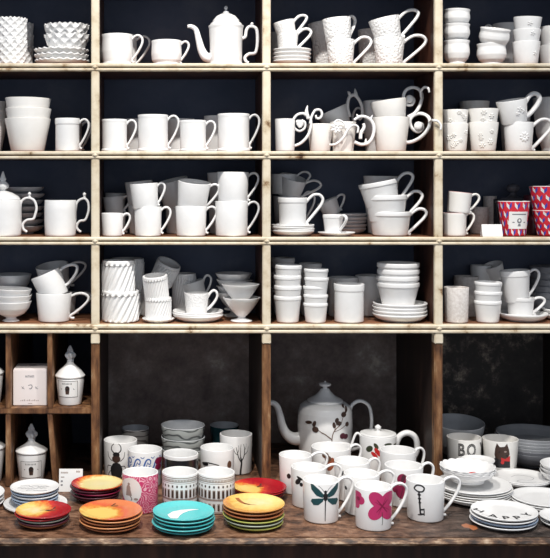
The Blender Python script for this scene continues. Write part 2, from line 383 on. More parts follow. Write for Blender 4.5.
# ---------------------------------------------------------------- crockery builders
def zbase(base, Y): return SZ[base] + .0003 if isinstance(base, str) else PZ(base, Y)
def fitY(Y, w, base):
    """keep a piece of an upper shelf in front of its back board"""
    up = base in 'ABCD' if isinstance(base, str) else base < 330
    return min(Y, UP - .004 - w / 2 * SC(.13)) if up else Y
def fitX(x, R):
    """keep a piece between the uprights"""
    for p in POSTS:
        px = PX(p, 0); gap = R + HW + .002
        if abs(x - px) < gap: x = px + math.copysign(gap, x - px)
    return x
def prof(kind, R, rb, H, t):
    inn = [(R - t, H), (max(rb - t, .3 * rb), t * 1.4), (0, t * 1.3)]
    if kind == 'plain': return [(0, .0), (rb * .9, 0), (rb, .0015), (R, H)] + inn
    if kind == 'plinth': return [(0, 0), (rb * 1.07, 0), (rb * 1.07, H * .06), (rb * .99, H * .09), (rb, H * .12), (R * .985, H * .90), (R, H * .93), (R, H)] + inn
    if kind == 'rimmed': return [(0, 0), (rb * .92, 0), (rb, .002), (R * .955, H * .80), (R, H * .83), (R, H * .97), (R * .99, H)] + [(R - t * 1.3, H)] + inn[1:]
    if kind == 'lip': return [(0, 0), (rb * .92, 0), (rb, .002), (R * .96, H * .84), (R * 1.0, H * .86), (R * 1.0, H * .96), (R * .97, H)] + [(R - t * 1.6, H)] + inn[1:]
    if kind == 'belly': return [(0, 0), (rb, 0), (rb * 1.02, H * .06), (rb * .97, H * .09), (R * .95, H * .20), (R * 1.0, H * .45), (R * .985, H * .7), (R * .975, H * .85), (R, H), (R - t, H), (R * .97 - t, H * .85), (R - t, H * .45), (R * .88 - t, H * .22), (0, H * .13)]
    if kind == 'barrel': return [(0, 0), (rb, 0), (rb * 1.03, H * .05), (rb * 1.06, H * .35), (R * 1.03, H * .75), (R, H), (R - t, H), (R - t, H * .75), (rb, H * .35), (rb - t, t * 1.5), (0, t * 1.5)]
    if kind == 'round': return [(0, 0), (rb, 0), (rb * 1.02, H * .08), (rb * .95, H * .12), (R * .86, H * .26), (R * .99, H * .48), (R * .98, H * .66), (R * .93, H * .84), (R, H), (R - t, H), (R * .93 - t, H * .84), (R * .95, H * .6), (R * .95 - t, H * .48), (R * .8, H * .28), (0, H * .18)]
    if kind == 'bowl': return [(0, 0), (rb, 0), (rb, H * .05), (rb * .9, H * .1), (R * .62, H * .28), (R * .86, H * .55), (R * .97, H * .88), (R, H), (R - t, H), (R * .86 - t, H * .58), (R * .58, H * .31), (0, H * .18)]
    if kind == 'footed': return [(0, 0), (rb, 0), (rb * .97, H * .05), (rb * .62, H * .12), (rb * .62, H * .2), (R * .66, H * .38), (R * .88, H * .65), (R * .98, H * .93), (R, H), (R - t, H), (R * .86 - t, H * .68), (R * .58, H * .42), (0, H * .28)]
    if kind == 'coupe': return [(0, 0), (rb, 0), (rb * .98, H * .05), (rb * .45, H * .11), (rb * .32, H * .18), (rb * .5, H * .25), (R * .6, H * .52), (R * .9, H * .86), (R, H), (R - t, H), (R * .86 - t, H * .87), (R * .54, H * .56), (0, H * .33)]
    if kind == 'deepbowl': return [(0, 0), (rb, 0), (rb, H * .05), (rb * 1.0, H * .08), (R * .86, H * .35), (R * .95, H * .7), (R, H), (R - t, H), (R * .94 - t, H * .7), (R * .82 - t, H * .36), (0, H * .14)]
    if kind == 'plate': return [(0, .001), (R * .52, .001), (R * .60, 0), (R * .66, 0), (R * .68, .0016), (R * .84, H * .28), (R * .985, H * .72), (R, H * .86), (R * .985, H), (R * .84, H * .68), (R * .70, H * .48), (R * .62, H * .44), (0, H * .44)]
    raise KeyError(kind)
HND = {  # (u outward, v up), both in cup heights
    'ear': [(-.03, .84), (.08, .95), (.20, .97), (.30, .88), (.31, .72), (.22, .50), (.10, .30), (.02, .19), (.03, .11), (.09, .09)],
    'loop': [(-.04, .84), (.10, .93), (.24, .90), (.32, .76), (.28, .58), (.18, .42), (.06, .30), (-.05, .24)],
    'ring': [(-.04, .72), (.08, .86), (.20, .85), (.28, .70), (.24, .52), (.12, .42), (-.04, .38)],
    'tall': [(-.05, .76), (.05, .96), (.18, 1.10), (.32, 1.09), (.40, .94), (.36, .74), (.24, .50), (.12, .28), (.03, .12), (.03, .06), (.08, .05)],
    'big': [(-.05, .74), (.08, .98), (.25, 1.10), (.40, 1.02), (.46, .84), (.38, .62), (.22, .40), (.06, .24), (-.05, .18)],
    'arch': [(-.05, .7), (.06, 1.05), (.18, 1.32), (.30, 1.36), (.42, 1.2), (.46, .95), (.42, .7), (.3, .4), (.1, .2)],
    'mug': [(-.06, .84), (.06, .99), (.20, 1.02), (.31, .92), (.31, .74), (.22, .48), (.10, .26), (.01, .13), (.01, .06), (.07, .05)],
}
def rim_fun(R, rb, H): return lambda z: rb + (R - rb) * max(0, min(1, z / H))
def cup(label, cx, w, top, base, Y=None, nm='mug', cat='mug', grp=None, tb=.9, kind='plain', hd='ear', ext=9, hz=0, tilt=0, tx=0,
        m='white', hr=.0036, t=.0028, h=None, inner=None, band=None, rmod=None, zmod=None, seg=40, step=None, flat=False, hm=None, body='body', dx=0):
    if Y is None: Y = .012 + w * S / 2
    Y = fitY(Y, w, base); s = SC(Y); R = w / 2 * s; rb = R * tb; z0 = zbase(base, Y)
    H = h * s if h else PZ(top, Y) - z0
    loc, rot = (fitX(PX(cx, Y), R) if Y > R else PX(cx, Y), Y, z0), (math.radians(tx), math.radians(tilt), 0)
    mats = [m]; mf = None
    if inner: mats = [m, inner]; mf = lambda o, z: 0 if (o and z < .97) else 1
    if band: mats = [m, band[2]]; mf = lambda o, z: 1 if (o and band[0] < z < band[1]) else 0
    me = lathe(body, prof(kind, R, rb, H, t), mats, seg, rmod=rmod, zmod=zmod, mf=mf, step=step or (H / 12 if band else None), smooth=not flat)
    if hd is None:
        o = tag(link(nm, me, None, loc, rot), label, cat, grp)
    else:
        o = thing(nm, label, cat, loc, rot, grp); link(body, me, o)
        P = HND[hd]; mx = max(p[0] for p in P); k = ext * s / mx; rf = rim_fun(R, rb, H)
        hme = sweep('handle', [(rf(v * H) + u * k - .0008, v * H) for u, v in P], hr * 1.15, hr * .8, (hm or m,))
        ho = link('handle', hme, o); ho.rotation_euler.z = math.radians(hz)
    G[o.name] = (R, rb, H)
    return o
G = {}
RFUN = {}
POSW = {1: ['only'], 2: ['upper one', 'lower one'], 3: ['topmost', 'middle one', 'lowest'], 4: ['topmost', 'second from top', 'third from top', 'lowest'],
        5: ['topmost', 'second from top', 'middle one', 'second from bottom', 'lowest'], 6: ['topmost', 'second from top', 'third from top', 'third from bottom', 'second from bottom', 'lowest'],
        7: ['topmost', 'second from top', 'third from top', 'middle one', 'third from bottom', 'second from bottom', 'lowest']}
def stack(label, cx, w, top, base, Y, n, kind, nm, cat, grp, ih, tb=.6, ms=('white',), t=.0022, jit=.6, rmod=None, zmod=None, seg=40, step=None, flat=False, toplabel=None, ws=None, tilts=None, inner=None):
    """n nested or piled pieces, base at a shelf; ih = height of one piece in px"""
    if Y is None: Y = .010 + w * S / 2
    Y = fitY(Y, w, base); s = SC(Y); X_ = fitX(PX(cx, Y), w / 2 * s) if Y > w / 2 * s else PX(cx, Y); z0 = zbase(base, Y); tot = PZ(top, Y) - z0; H = ih * s; dz = (tot - H) / max(1, n - 1); out = []; cache = {}
    for i in range(n):
        m_ = ms[min(i, len(ms) - 1)]; ww = ws[i] if ws else w; R = ww / 2 * s; key = (m_, ww)
        if key not in cache:
            mf = (lambda o, z: 0 if (o and z < .97) else 1) if inner else None
            cache[key] = lathe(nm, prof(kind, R, R * tb, H, t), (m_, inner) if inner else (m_,), seg, rmod=rmod, zmod=zmod, step=step, flat=None, mf=mf) if False else lathe(nm, prof(kind, R, R * tb, H, t), (m_, inner) if inner else (m_,), seg, rmod=rmod, zmod=zmod, step=step, mf=mf, smooth=not flat)
        p = POSW[n][n - 1 - i]; j = jit * s
        o = link(nm, cache[key], None, (X_ + random.uniform(-j, j), Y + random.uniform(-j, j), z0 + dz * i), (0, math.radians(tilts[i]) if tilts else 0, 0 if rmod is None else random.uniform(0, 6)))
        lb = toplabel if (toplabel and i == n - 1) else label.format(p=p)
        tag(o, lb, cat, grp); G[o.name] = (R, R * tb, H); out.append(o)
    return out
def motif(o, items, mats, name='printed_motif', v=0, u=0, label=None):
    R, rb, H = G[o.name]
    d = link(name, decal_mesh(name, items, cylmap(RFUN.get(o.name) or rim_fun(R, rb, H), u, v), mats), o)
    if label: d['label'] = label
    return d
def relief(o, items, name='relief_flowers', m='white', d=.002):
    R, rb, H = G[o.name]
    link(name, blobs(name, items, cylmap(rim_fun(R, rb, H)), m, d), o)
# ================================================================ TOP SHELF
tri = lambda x: abs((x % 1) * 2 - 1)
def quilt(n, rows, amp=.13):
    def f(th, z, outer):
        u = th / (2 * PI) * n; v = z * rows
        return 1 - amp * (abs(math.sin(PI * (u + v))) * abs(math.sin(PI * (u - v)))) if outer else 1 - amp * .5
    return f
def zig(n, amp): return lambda th, z: amp * (tri(th / (2 * PI) * n) - .5) * max(0, (z - .55) / .45)
# 1 far left: quilted beakers and bowls
stack('quilted white beaker, {p} of the front stack at far left of top shelf', 12, 32, 19, 'A', .05, 3, 'plain', 'quilted_beaker', 'beaker', 'quilted beakers', 24, tb=.9,
      rmod=quilt(11, 3, .09), zmod=zig(22, .004), seg=96, step=.0016, flat=True)
stack('quilted white beaker in shade, {p} behind the front quilted beakers', 19, 30, 24, 'A', .17, 3, 'plain', 'quilted_beaker', 'beaker', 'quilted beakers', 24, tb=.9,
      rmod=quilt(11, 3, .09), zmod=zig(22, .004), seg=96, step=.0016, flat=True)
stack('scalloped white plate under the quilted bowls on top shelf, {p} of three', 62, 54, 50, 'A', .072, 3, 'plate', 'scalloped_plate', 'plate', 'scalloped plates under the quilted bowls', 6,
      rmod=lambda th, z, o: 1 + .03 * (tri(th / (2 * PI) * 22) - .5), zmod=lambda th, z: .003 * (tri(th / (2 * PI) * 22) - .5) * z, seg=88, flat=True)
stack('quilted white bowl with zigzag rim, {p} of two on the scalloped plates', 66.5, 46, 25.5, 50.5, .072, 2, 'deepbowl', 'quilted_bowl', 'bowl', 'quilted bowls on the scalloped plates', 15, tb=.72,
      rmod=quilt(13, 1.6, .09), zmod=zig(26, .0038), seg=120, step=.0018, flat=True)
# 2 second bay
cup('white breakfast cup with rounded belly at left of the coffee pot shelf', 117.3, 31.5, 35, 'A', .055, 'breakfast_cup', 'cup', 'breakfast cups', .93, 'belly', 'ear', 10, hz=-8)
cup('white breakfast cup almost hidden behind the left breakfast cup, its handle showing', 119, 33, 36, 'A', .155, 'breakfast_cup', 'cup', 'breakfast cups', .93, 'belly', 'ear', 13, hz=-8)
cup('low white teacup with flared rim between breakfast cup and coffee pot', 166.5, 30.5, 41, 'A', .055, 'teacup', 'cup', 'breakfast cups', .86, 'belly', 'ear', 7.5)
def pot(nm, label, cx, Y, base, R_px, pts, lidpts, knobpts, spout, handle, m='white', sr=None, hr=.0042):
    s = SC(Y); z0 = zbase(base, Y); o = thing(nm, label, 'pot', (PX(cx, Y), Y, z0))
    q = lambda L_: [(max(0, (x - cx)) * s, PZ(y, Y) - z0) for x, y in L_]
    link('body', lathe('body', q(pts), (m,), 48), o)
    lid = link('lid', lathe('lid', q(lidpts), (m,), 48), o)
    link('knob', lathe('knob', q(knobpts), ('greyglaze' if nm == 'coffee_pot' else m,), 24, fr=.0006), lid)  # coffee pot knob greyed: shade under the shelf above put into its colour
    w = lambda L_: [((x - cx) * s, PZ(y, Y) - z0) for x, y in L_]
    link('spout', sweep('spout', w(spout), sr, sr, (m,), 14), o)
    link('handle', sweep('handle', w(handle), hr, hr * .85, (m,), 10), o)
    return o
cp = pot('coffee_pot', 'tall white coffee pot with domed lid and long spout on top shelf', 226, .058, 'A', 17,
    [(226, 65.5), (243, 65.5), (243, 64.5), (242, 62), (242.2, 45), (243, 29), (244, 26), (241, 25.4), (226, 25.4)],
    [(226, 25.4), (242, 25.4), (241.6, 23.5), (239.4, 22.5), (239.4, 20.8), (235.5, 16.2), (231, 14), (226, 13.2)],
    [(226, 13.4), (229.6, 13.2), (228.6, 11.6), (227.2, 10.8), (227, 9.8), (228, 8.4), (227.6, 6.6), (226.4, 5.8), (226, 5.8)],
    [(213, 58), (206, 57), (201.5, 50), (198.5, 39), (196, 30), (191.5, 26.6), (187.5, 26.4)],
    [(240, 39), (245, 37), (246.5, 30), (250, 26.5), (256, 28.5), (257.5, 37), (257, 47), (255, 53), (249, 54), (245, 57.5), (246, 61.5), (248.5, 63)], sr=[.0125, .0115, .0095, .0075, .006, .0052, .004], hr=.0046)
link('thumb_rest', lathe('thumb_rest', [(0, 0), (.0035, 0), (.0022, .003), (.0042, .007), (.002, .0105), (0, .011)], ('white',), 16, fr=.0005), cp, ((252 - 226) * SC(.058), 0, PZ(27, .058) - SZ['A']))
# 3 third bay
stack('white saucer under the two tilted cups on top shelf, {p} of four', 291.5, 39, 49.5, 'A', .062, 4, 'plate', 'saucer', 'saucer', 'saucers under the top shelf cups', 5)
cup('white beaded cup standing on the saucer stack of the top shelf', 287.5, 22, 31, 50.2, .062, 'beaded_cup', 'cup', 'beaded cups', .84, 'plain', 'tall', 13, m='beaded', hr=.0042, hm='white')
cup('white beaded cup tilted in the cup on the saucer stack, top shelf', 287, 22, None, 37, .062, 'beaded_cup', 'cup', 'beaded cups', .84, 'plain', 'tall', 13, m='beaded', h=16, tilt=-13, hr=.0042, hm='white')
cup('white beaded cup in shade at the left post behind the saucer stack', 280, 24, 33, 'A', .18, 'beaded_cup', 'cup', 'beaded cups', .84, 'plain', None, m='beaded')
cup('hobnail cup standing upright in the middle of the top shelf, third bay', 340.5, 28, 40, 'A', .055, 'hobnail_cup', 'cup', 'hobnail cups', .86, 'plain', 'tall', 17, m='hobnail', hr=.0045, hm='white')
cup('hobnail cup tilted in the middle hobnail cup, small handle turned to the back', 338.5, 28.5, None, 42.5, .055, 'hobnail_cup', 'cup', 'hobnail cups', .86, 'plain', 'tall', 12, m='hobnail', h=24, tilt=-5, hz=35, hr=.0042, hm='white')
cup('hobnail cup in shade, standing behind the middle hobnail pair', 325, 26, 40, 'A', .17, 'hobnail_cup', 'cup', 'hobnail cups', .88, 'plain', None, m='hobnail')
cup('hobnail cup in shade, upper one of the pair behind the middle hobnail cups', 324, 26, None, 43, .17, 'hobnail_cup', 'cup', 'hobnail cups', .88, 'plain', None, m='hobnail', h=21, tilt=-9)
cup('hobnail cup standing upright beside the right post, big looped handle', 389, 31, 38.5, 'A', .058, 'hobnail_cup', 'cup', 'hobnail cups', .82, 'plain', 'tall', 22, m='hobnail', hr=.0048, hm='white')
cup('hobnail cup tilted in the cup beside the right post', 388.5, 31, None, 41, .058, 'hobnail_cup', 'cup', 'hobnail cups', .82, 'plain', 'tall', 20, m='hobnail', h=23, tilt=-12, hr=.0048, hm='white')
cup('hobnail cup in shade behind the hobnail pair beside the right post', 371, 26, 30, 'A', .17, 'hobnail_cup', 'cup', 'hobnail cups', .85, 'plain', None, m='hobnail')
# 4 right bay
for i, (cx, w, tp, bs, tl) in enumerate(((456.5, 26, 41, 'A', 0), (456.5, 26, 26, 43.5, 1), (456.5, 26, 9.5, 28, 2))):
    o = cup(f'small rounded white bowl with relief sprig, {POSW[3][2 - i]} of the stack by the left post', cx, w, tp if i == 0 else None, bs, .05, 'round_bowl', 'bowl', 'rounded relief bowls', .66, 'round', None, tilt=tl, h=None if i == 0 else 20 - i)
    relief(o, [(.008, .024, .004, .0025, .5), (.012, .019, .003, .002, 0), (.005, .019, .003, .002, 1)], 'relief_sprig')
o = cup('rounded white bowl with foot, lower one of the tilted pair on top shelf', 491.5, 29, 44, 'A', .055, 'round_bowl', 'bowl', 'rounded relief bowls', .66, 'round', None); relief(o, flower(.008, .022, .005), 'relief_sprig')
o = cup('rounded white bowl tipped open towards the viewer on another bowl, top shelf', 492.5, 30, None, 47.5, .055, 'round_bowl', 'bowl', 'rounded relief bowls', .62, 'round', None, h=19, tilt=5, tx=14); relief(o, [(.004, .027, .005, .002, .2)], 'relief_sprig')
for i in range(3):
    o = cup(f'white relief beaker, {POSW[3][2 - i]} of three nested right of the tilted bowls', 526 + i * .4, 27.5, (42, None, None)[i], ('A', 46, 35.5)[i], .052, 'relief_beaker', 'beaker', 'relief beakers on the top shelf', .80, 'plain', None, h=(None, 16, 18)[i], tilt=(0, 1, 2)[i], tx=(0, 0, 3)[i])
    relief(o, flower(.012 - i * .008, .026, .006, 5), 'relief_flowers')
stack('shaded white beaker at right edge of top shelf, {p}', 553, 27, 27, 'A', .10, 2, 'plain', 'relief_beaker', 'beaker', 'relief beakers on the top shelf', 22, tb=.85)
cup('white cup with shaded handle behind the tilted bowls on top shelf', 506, 26, 24, 'A', .17, 'teacup', 'cup', None, .85, 'plain', 'ear', 10, hz=180)

# ================================================================ SECOND SHELF
stack('white tapered bucket bowl, {p} of the stack at left of second shelf', 27.7, 46, 98.5, 'B', .064, 3, 'plain', 'bucket_bowl', 'bowl', 'bucket bowls', 33, tb=.72, ms=('cream',), tilts=(0, .5, 1))
stack('white tapered bucket bowl in shade at the left edge, {p} of the stack behind', -14, 44, 102, 'B', .13, 3, 'plain', 'bucket_bowl', 'bowl', 'bucket bowls', 33, tb=.72, ms=('cream',))
mg = 'ear handled mugs'
cup('straight white mug with scrolled handle right of the bucket bowls', 67.5, 25, 118.5, 'B', None, 'mug', 'mug', mg, .97, 'rimmed', 'ear', 9)
cup('white mug hidden behind the mug right of the bucket bowls, handle showing', 70, 25, 121, 'B', .16, 'mug', 'mug', mg, .97, 'rimmed', 'ear', 9)
cup('small white mug on plinth foot, leftmost of the four in a row', 114.5, 25.5, 119.5, 'B', None, 'mug', 'mug', mg, .97, 'plinth', 'ear', 9)
cup('large white mug on plinth foot, second from left of the four in a row', 153, 30.5, 115, 'B', None, 'mug', 'mug', mg, .98, 'plinth', 'ear', 10.5)
cup('small white mug on plinth foot, third from left of the four in a row', 193, 26.5, 120.5, 'B', None, 'mug', 'mug', mg, .97, 'plinth', 'ear', 9)
cup('large white mug on plinth foot, rightmost of the four beside the central post', 233.5, 32, 114, 'B', None, 'mug', 'mug', mg, .98, 'plinth', 'ear', 10)
cup('white mug in shade behind the gap of first and second plinth mugs', 139, 28, 119, 'B', .16, 'mug', 'mug', mg, .97, 'plinth', None)
cup('white mug in shade behind the gap of second and third plinth mugs', 181, 28, 119, 'B', .16, 'mug', 'mug', mg, .97, 'plinth', None)
cup('white mug in shade behind the gap of third and fourth plinth mugs', 217, 26, 116, 'B', .15, 'mug', 'mug', mg, .97, 'plinth', None)
# third bay, scrolled handles
def pxsweep(o, name, pts, Y, r, Yoff=0, m='white', r2=None, n=6):
    """a modelled rod following photo points at depth Y, as a part of o"""
    loc = o.location
    return link(name, sweep(name, [(PX(q[0], q[2] if len(q) > 2 else Y) - loc.x, PZ(q[1], q[2] if len(q) > 2 else Y) - loc.z, (q[2] - Y) if len(q) > 2 else 0) for q in pts], [r, r, r2 or r * .8] if r2 or True else r, None, (m,), 8, n), o, (0, Y + Yoff - loc.y, 0))
def spiral(cx, cy, r0, r1, a0, turns, n=16):
    return [(cx + (r0 + (r1 - r0) * k / n) * math.cos(math.radians(a0) + turns * 2 * PI * k / n), cy + (r0 + (r1 - r0) * k / n) * math.sin(math.radians(a0) + turns * 2 * PI * k / n)) for k in range(n + 1)]
sg = 'scroll handled cups'
o = cup('straight white cup with spiral scroll and leaf handle at the left post', 285, 20, 119, 'B', .045, 'scroll_cup', 'cup', sg, .94, 'plain', None)
def as_root(o, body='body'):
    """turn a single mesh piece into a thing with a body part, so that parts can be added"""
    me = o.data; nm = o.name; R = G[nm]; o.name = 'tmp'
    t = thing(nm.split('.')[0], o['label'], o['category'], o.location, o.rotation_euler, o.get('group'))
    bpy.data.objects.remove(o); link(body, me, t); G[t.name] = R; return t
o = as_root(o)
pxsweep(o, 'handle', [(293, 146.5), (301, 143), (307.5, 136), (310.5, 128), (311, 121), (308, 116.5)], .05, .0034)
pxsweep(o, 'handle_scroll', [(308, 116.5), (303, 113.5), (297, 115), (293, 121), (294.5, 128), (299.5, 131), (304.5, 128), (305, 122.5), (301.5, 120)], .05, .0032)
pxsweep(o, 'handle_scroll', [(310, 124), (311.5, 117), (315, 110.5), (320, 110), (322, 114), (320, 118), (316.5, 118), (315.8, 115)], .05, .0030)
pxsweep(o, 'handle_leaf', [(308.5, 119), (306.5, 112), (307.5, 105.5)], .05, .0046, r2=.0012)
link('handle_flower', blobs('handle_flower', [(a * .001, b * .001, r * .001, r * .001, 0) for a, b, r in ((0, 0, 9), (5, 4, 5), (-5, 4, 5), (0, -6, 5))], lambda u, v, e: (u, -e * 1.5, v)), o, (PX(300, .045) - o.location.x, .045 - o.location.y, PZ(123.5, .045) - o.location.z))
cup('glossy white beaker standing behind the spiral leaf handle', 320, 26, 124, 'B', .075, 'beaker', 'beaker', None, .76, 'plain', None, m='cream')
o = as_root(cup('white rounded cup with flower topped stem handle and thorny ring handle', 343, 26, 122, 'B', .085, 'scroll_cup', 'cup', sg, .80, 'deepbowl', None, m='cream'))
pxsweep(o, 'handle', [(329.5, 145), (336, 144), (343, 138), (348, 129.5), (353, 125), (358, 127), (357.5, 133)], .045, .003)
pxsweep(o, 'handle', [(346, 129), (344, 123), (338, 120), (333, 123)], .045, .0024)
link('handle_flower', blobs('handle_flower', [(u * 1.0, v, a, b, r) for u, v, a, b, r in flower(0, 0, .014, 7)], lambda u, v, e: (u, -e * 2, v)), o, (PX(336.5, .042) - o.location.x, .042 - o.location.y, PZ(128, .042) - o.location.z))
pxsweep(o, 'ring_handle', [(354.5, 142), (361, 144.5), (368, 143), (372.5, 137), (374, 128), (371.5, 121), (366, 117), (360, 116.5), (354, 120)], .05, .0040)
for tpx in ([(370, 120), (372.5, 115)], [(365.5, 143), (366, 138.5)], [(358.5, 117.5), (356.5, 114)]): pxsweep(o, 'thorn', [tpx[0], ((tpx[0][0] + tpx[1][0]) / 2, (tpx[0][1] + tpx[1][1]) / 2), tpx[1]], .05, .0026, r2=.0008)
pxsweep(o, 'bud', [(360.5, 139), (361, 133), (364, 127.5), (363.5, 123.5)], .05, .0042)
o = as_root(cup('white cup in shade tipped over behind the beaker, branching handle raised', 341, 32, None, 132, .15, 'scroll_cup', 'cup', sg, .72, 'plain', None, h=24, tilt=-24))
o.rotation_euler = (0, 0, 0)
pxsweep(o, 'handle', [(350, 117), (347.5, 107), (349, 98), (354, 95), (358.5, 99), (362, 107), (362, 116), (359, 120)], .14, .0042)
pxsweep(o, 'handle_leaf', [(350.5, 97), (349, 93), (347.5, 91.5)], .14, .004, r2=.001)
pxsweep(o, 'handle_leaf', [(356.5, 97), (355.5, 93), (355, 88.5)], .14, .0048, r2=.001)
for c in o.children:
    if c.name.startswith('body'): c.rotation_euler = (0, math.radians(-24), 0)
o = as_root(cup('large white cup with spiral handle, lower one of the pair at second shelf', 391, 37, 117.5, 'B', .07, 'scroll_cup', 'cup', sg, .78, 'plain', None, m='cream'))
pxsweep(o, 'handle', [(402, 142), (411, 142, .055), (421, 137, .04), (428, 129, .03), (430, 121.5, .028), (427.5, 116, .035), (421, 113.5), (413.5, 115.5), (410, 121), (412, 128), (418, 132), (422.5, 129), (422, 124), (417.5, 123)], .065, .0042)
pxsweep(o, 'handle_curl', [(429, 123, .029), (431.5, 120.5, .008), (434, 120.3, -.007), (438, 121.5, -.0085), (441, 125.5, -.009), (440.5, 130, -.009)], .028, .0030)
link('handle_ball', blobs('handle_ball', [(0, 0, .011, .011, 0)], lambda u, v, e: (u, -e * 3, v)), o, (PX(418.5, .06) - o.location.x, .06 - o.location.y, PZ(126, .06) - o.location.z))
o = as_root(cup('large white cup with spiral handle, tilted in the pair at second shelf', 391, 36, None, 120, .07, 'scroll_cup', 'cup', sg, .80, 'plain', None, h=20, tilt=-8, m='cream'))
o.rotation_euler = (0, 0, 0)
for c in o.children: c.rotation_euler = (0, math.radians(-8), 0)
pxsweep(o, 'handle', [(408, 117), (415, 113), (420, 105), (422, 96), (419, 89.5), (412, 87.5), (405.5, 91), (403.5, 98), (407, 104.5), (412, 104.5), (414, 100), (411.5, 97)], .065, .0042)
pxsweep(o, 'handle_curl', [(421.5, 99, .06), (421, 92, .05), (424, 87.5, .04), (428, 88, .03), (429.5, 92.5, .03)], .06, .0030)
link('handle_ball', blobs('handle_ball', [(0, 0, .010, .010, 0)], lambda u, v, e: (u, -e * 3, v)), o, (PX(409.5, .06) - o.location.x, .06 - o.location.y, PZ(99, .06) - o.location.z))
cup('white cup in shade behind the large spiral handled pair, ring handle showing', 380, 34, 101, 'B', .19, 'teacup', 'cup', None, .85, 'plain', 'ring', 11, hz=165)
# right bay, floral relief
fg = 'floral relief beakers'
def floral(o, k, H, n=5):
    rnd = random.Random(k); it = []
    for i in range(n): it += flower(rnd.uniform(-.022, .022), H * (.25 + .55 * i / max(1, n - 1)), rnd.uniform(.005, .008), 6)
    relief(o, it, 'relief_flowers', 'cream')
for i in range(2):
    o = cup(('floral relief beaker against the left post, lower one, second shelf', 'floral relief beaker against the left post, upper one, second shelf')[i], 455, 26, (123.5, None)[i], ('B', 132)[i], .05, 'relief_beaker', 'beaker', fg, .83, 'plain', None, h=(None, 22)[i], m='cream'); floral(o, 3 + i, .055, 6)
for i in range(2):
    o = cup(('floral relief beaker, lower one of the wider pair, second shelf right bay', 'floral relief beaker, upper one of the wider pair, second shelf right bay')[i], 483.2, 30, (122.5, None)[i], ('B', 133)[i], .053, 'relief_beaker', 'beaker', fg, .78, 'plain', None, h=(None, 24)[i], m='cream'); floral(o, 13 + i, .058, 5)
cup('grey looking white bowl in shade behind the floral beakers', 474.5, 29, 101.5, 'B', .18, 'bowl', 'bowl', None, .7, 'plain', None, m='cream')
cup('white beaker in shade against the back behind the floral mug pair', 515, 30, 112, 'B', .20, 'beaker', 'beaker', None, .8, 'plain', None)
o = cup('white relief mug with flower, lower one of the pair on second shelf', 518.5, 29, 122.5, 'B', .058, 'relief_mug', 'mug', 'floral relief mugs', .86, 'plain', 'tall', 19, hr=.0050); relief(o, flower(.004, .034, .012, 9), 'relief_flowers')
o = cup('white relief mug with blossoms, tilted in the lower flower mug', 514.5, 30, None, 123.5, .058, 'relief_mug', 'mug', 'floral relief mugs', .82, 'plain', 'big', 14, h=24, tilt=-10, tx=6, hr=.0068); relief(o, flower(.006, .034, .007, 5) + flower(.0, .024, .005, 5) + flower(.015, .028, .005, 5), 'relief_flowers')
cup('large white bowl in shade cut by the right edge, second shelf', 556, 44, 98, 'B', .13, 'bowl', 'bowl', None, .62, 'deepbowl', None)
# ================================================================ THIRD SHELF
def jug_handle(o, cx, Y, base, pts, r=.0036):
    s = SC(Y); z0 = zbase(base, Y)
    link('handle', sweep('handle', [((x - cx) * s, PZ(y, Y) - z0) for x, y in pts], r, r * .85), o)
    link('thumb_rest', lathe('thumb_rest', [(0, 0), (.004, 0), (.0022, .003), (.0046, .008), (.002, .012), (0, .0125)], ('white',), 16, fr=.0005), o, ((pts[3][0] - cx) * s, 0, PZ(pts[3][1], Y) - z0 + .002))
o = as_root(cup('white lidded jug with pointed finial, cut by the left edge of third shelf', 3, 36, 200, 'C', .055, 'lidded_jug', 'jug', 'barrel jugs', .98, 'barrel', None))
s_ = SC(.055)
ld = link('lid', lathe('lid', [(0, 0), (.0405, 0), (.0415, .003), (.036, .010), (.022, .018), (.010, .022), (0, .023)], ('white',), 40), o, (0, 0, PZ(200, .055) - SZ['C'] - .001))
link('finial', lathe('finial', [(0, 0), (.007, .0), (.006, .004), (.0135, .009), (.0145, .015), (.010, .021), (.0055, .024), (.008, .029), (.006, .033), (.0022, .045), (0, .048)], ('white',), 24, fr=.001), ld, (0, 0, .021))
jug_handle(o, 3, .055, 'C', [(20, 210), (21, 203), (24, 199), (29.5, 198), (34.5, 201), (36.5, 208), (35, 215), (33, 219), (27, 220), (23, 224), (23.5, 229), (27, 232)])
o = as_root(cup('white barrel shaped jug without lid beside the left post, third shelf', 60.5, 31.5, 200, 'C', .055, 'jug', 'jug', 'barrel jugs', .96, 'barrel', None))
jug_handle(o, 60.5, .055, 'C', [(75.5, 211), (76.5, 204), (79.5, 200), (84.5, 198.5), (88, 202), (88.8, 209), (87.5, 215), (85, 220), (80, 221), (77, 225), (77.5, 229), (81, 232)])
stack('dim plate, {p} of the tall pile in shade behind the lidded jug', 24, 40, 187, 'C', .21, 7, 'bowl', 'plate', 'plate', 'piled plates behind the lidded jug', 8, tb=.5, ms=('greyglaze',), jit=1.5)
dm = 'espresso cups at left of third shelf'
cup('small white cup at the left post, third shelf second bay', 112, 22, 213, 'C', .045, 'espresso_cup', 'cup', dm, .92, 'plain', 'ear', 7)
cup('small white cup hidden behind the small cup at left post, handle showing', 114, 22, 213, 'C', .14, 'espresso_cup', 'cup', dm, .92, 'plain', 'ear', 9)
cup('small dim cup resting above the small cups at left post, third shelf', 113, 21, None, 213.5, .14, 'espresso_cup', 'cup', dm, .9, 'plain', 'ear', 7, h=17, tilt=-4)
cup('small dim cup behind the upper dim cup at left post', 111, 21, None, 212, .24, 'espresso_cup', 'cup', dm, .9, 'plain', None, h=19, tilt=2)
pg = 'stacked plain mugs on the third shelf'
cup('plain white mug, lower one of the narrow pair, third shelf', 148, 27.5, 206.5, 'C', None, 'mug', 'mug', pg, .94, 'plain', 'ear', 9)
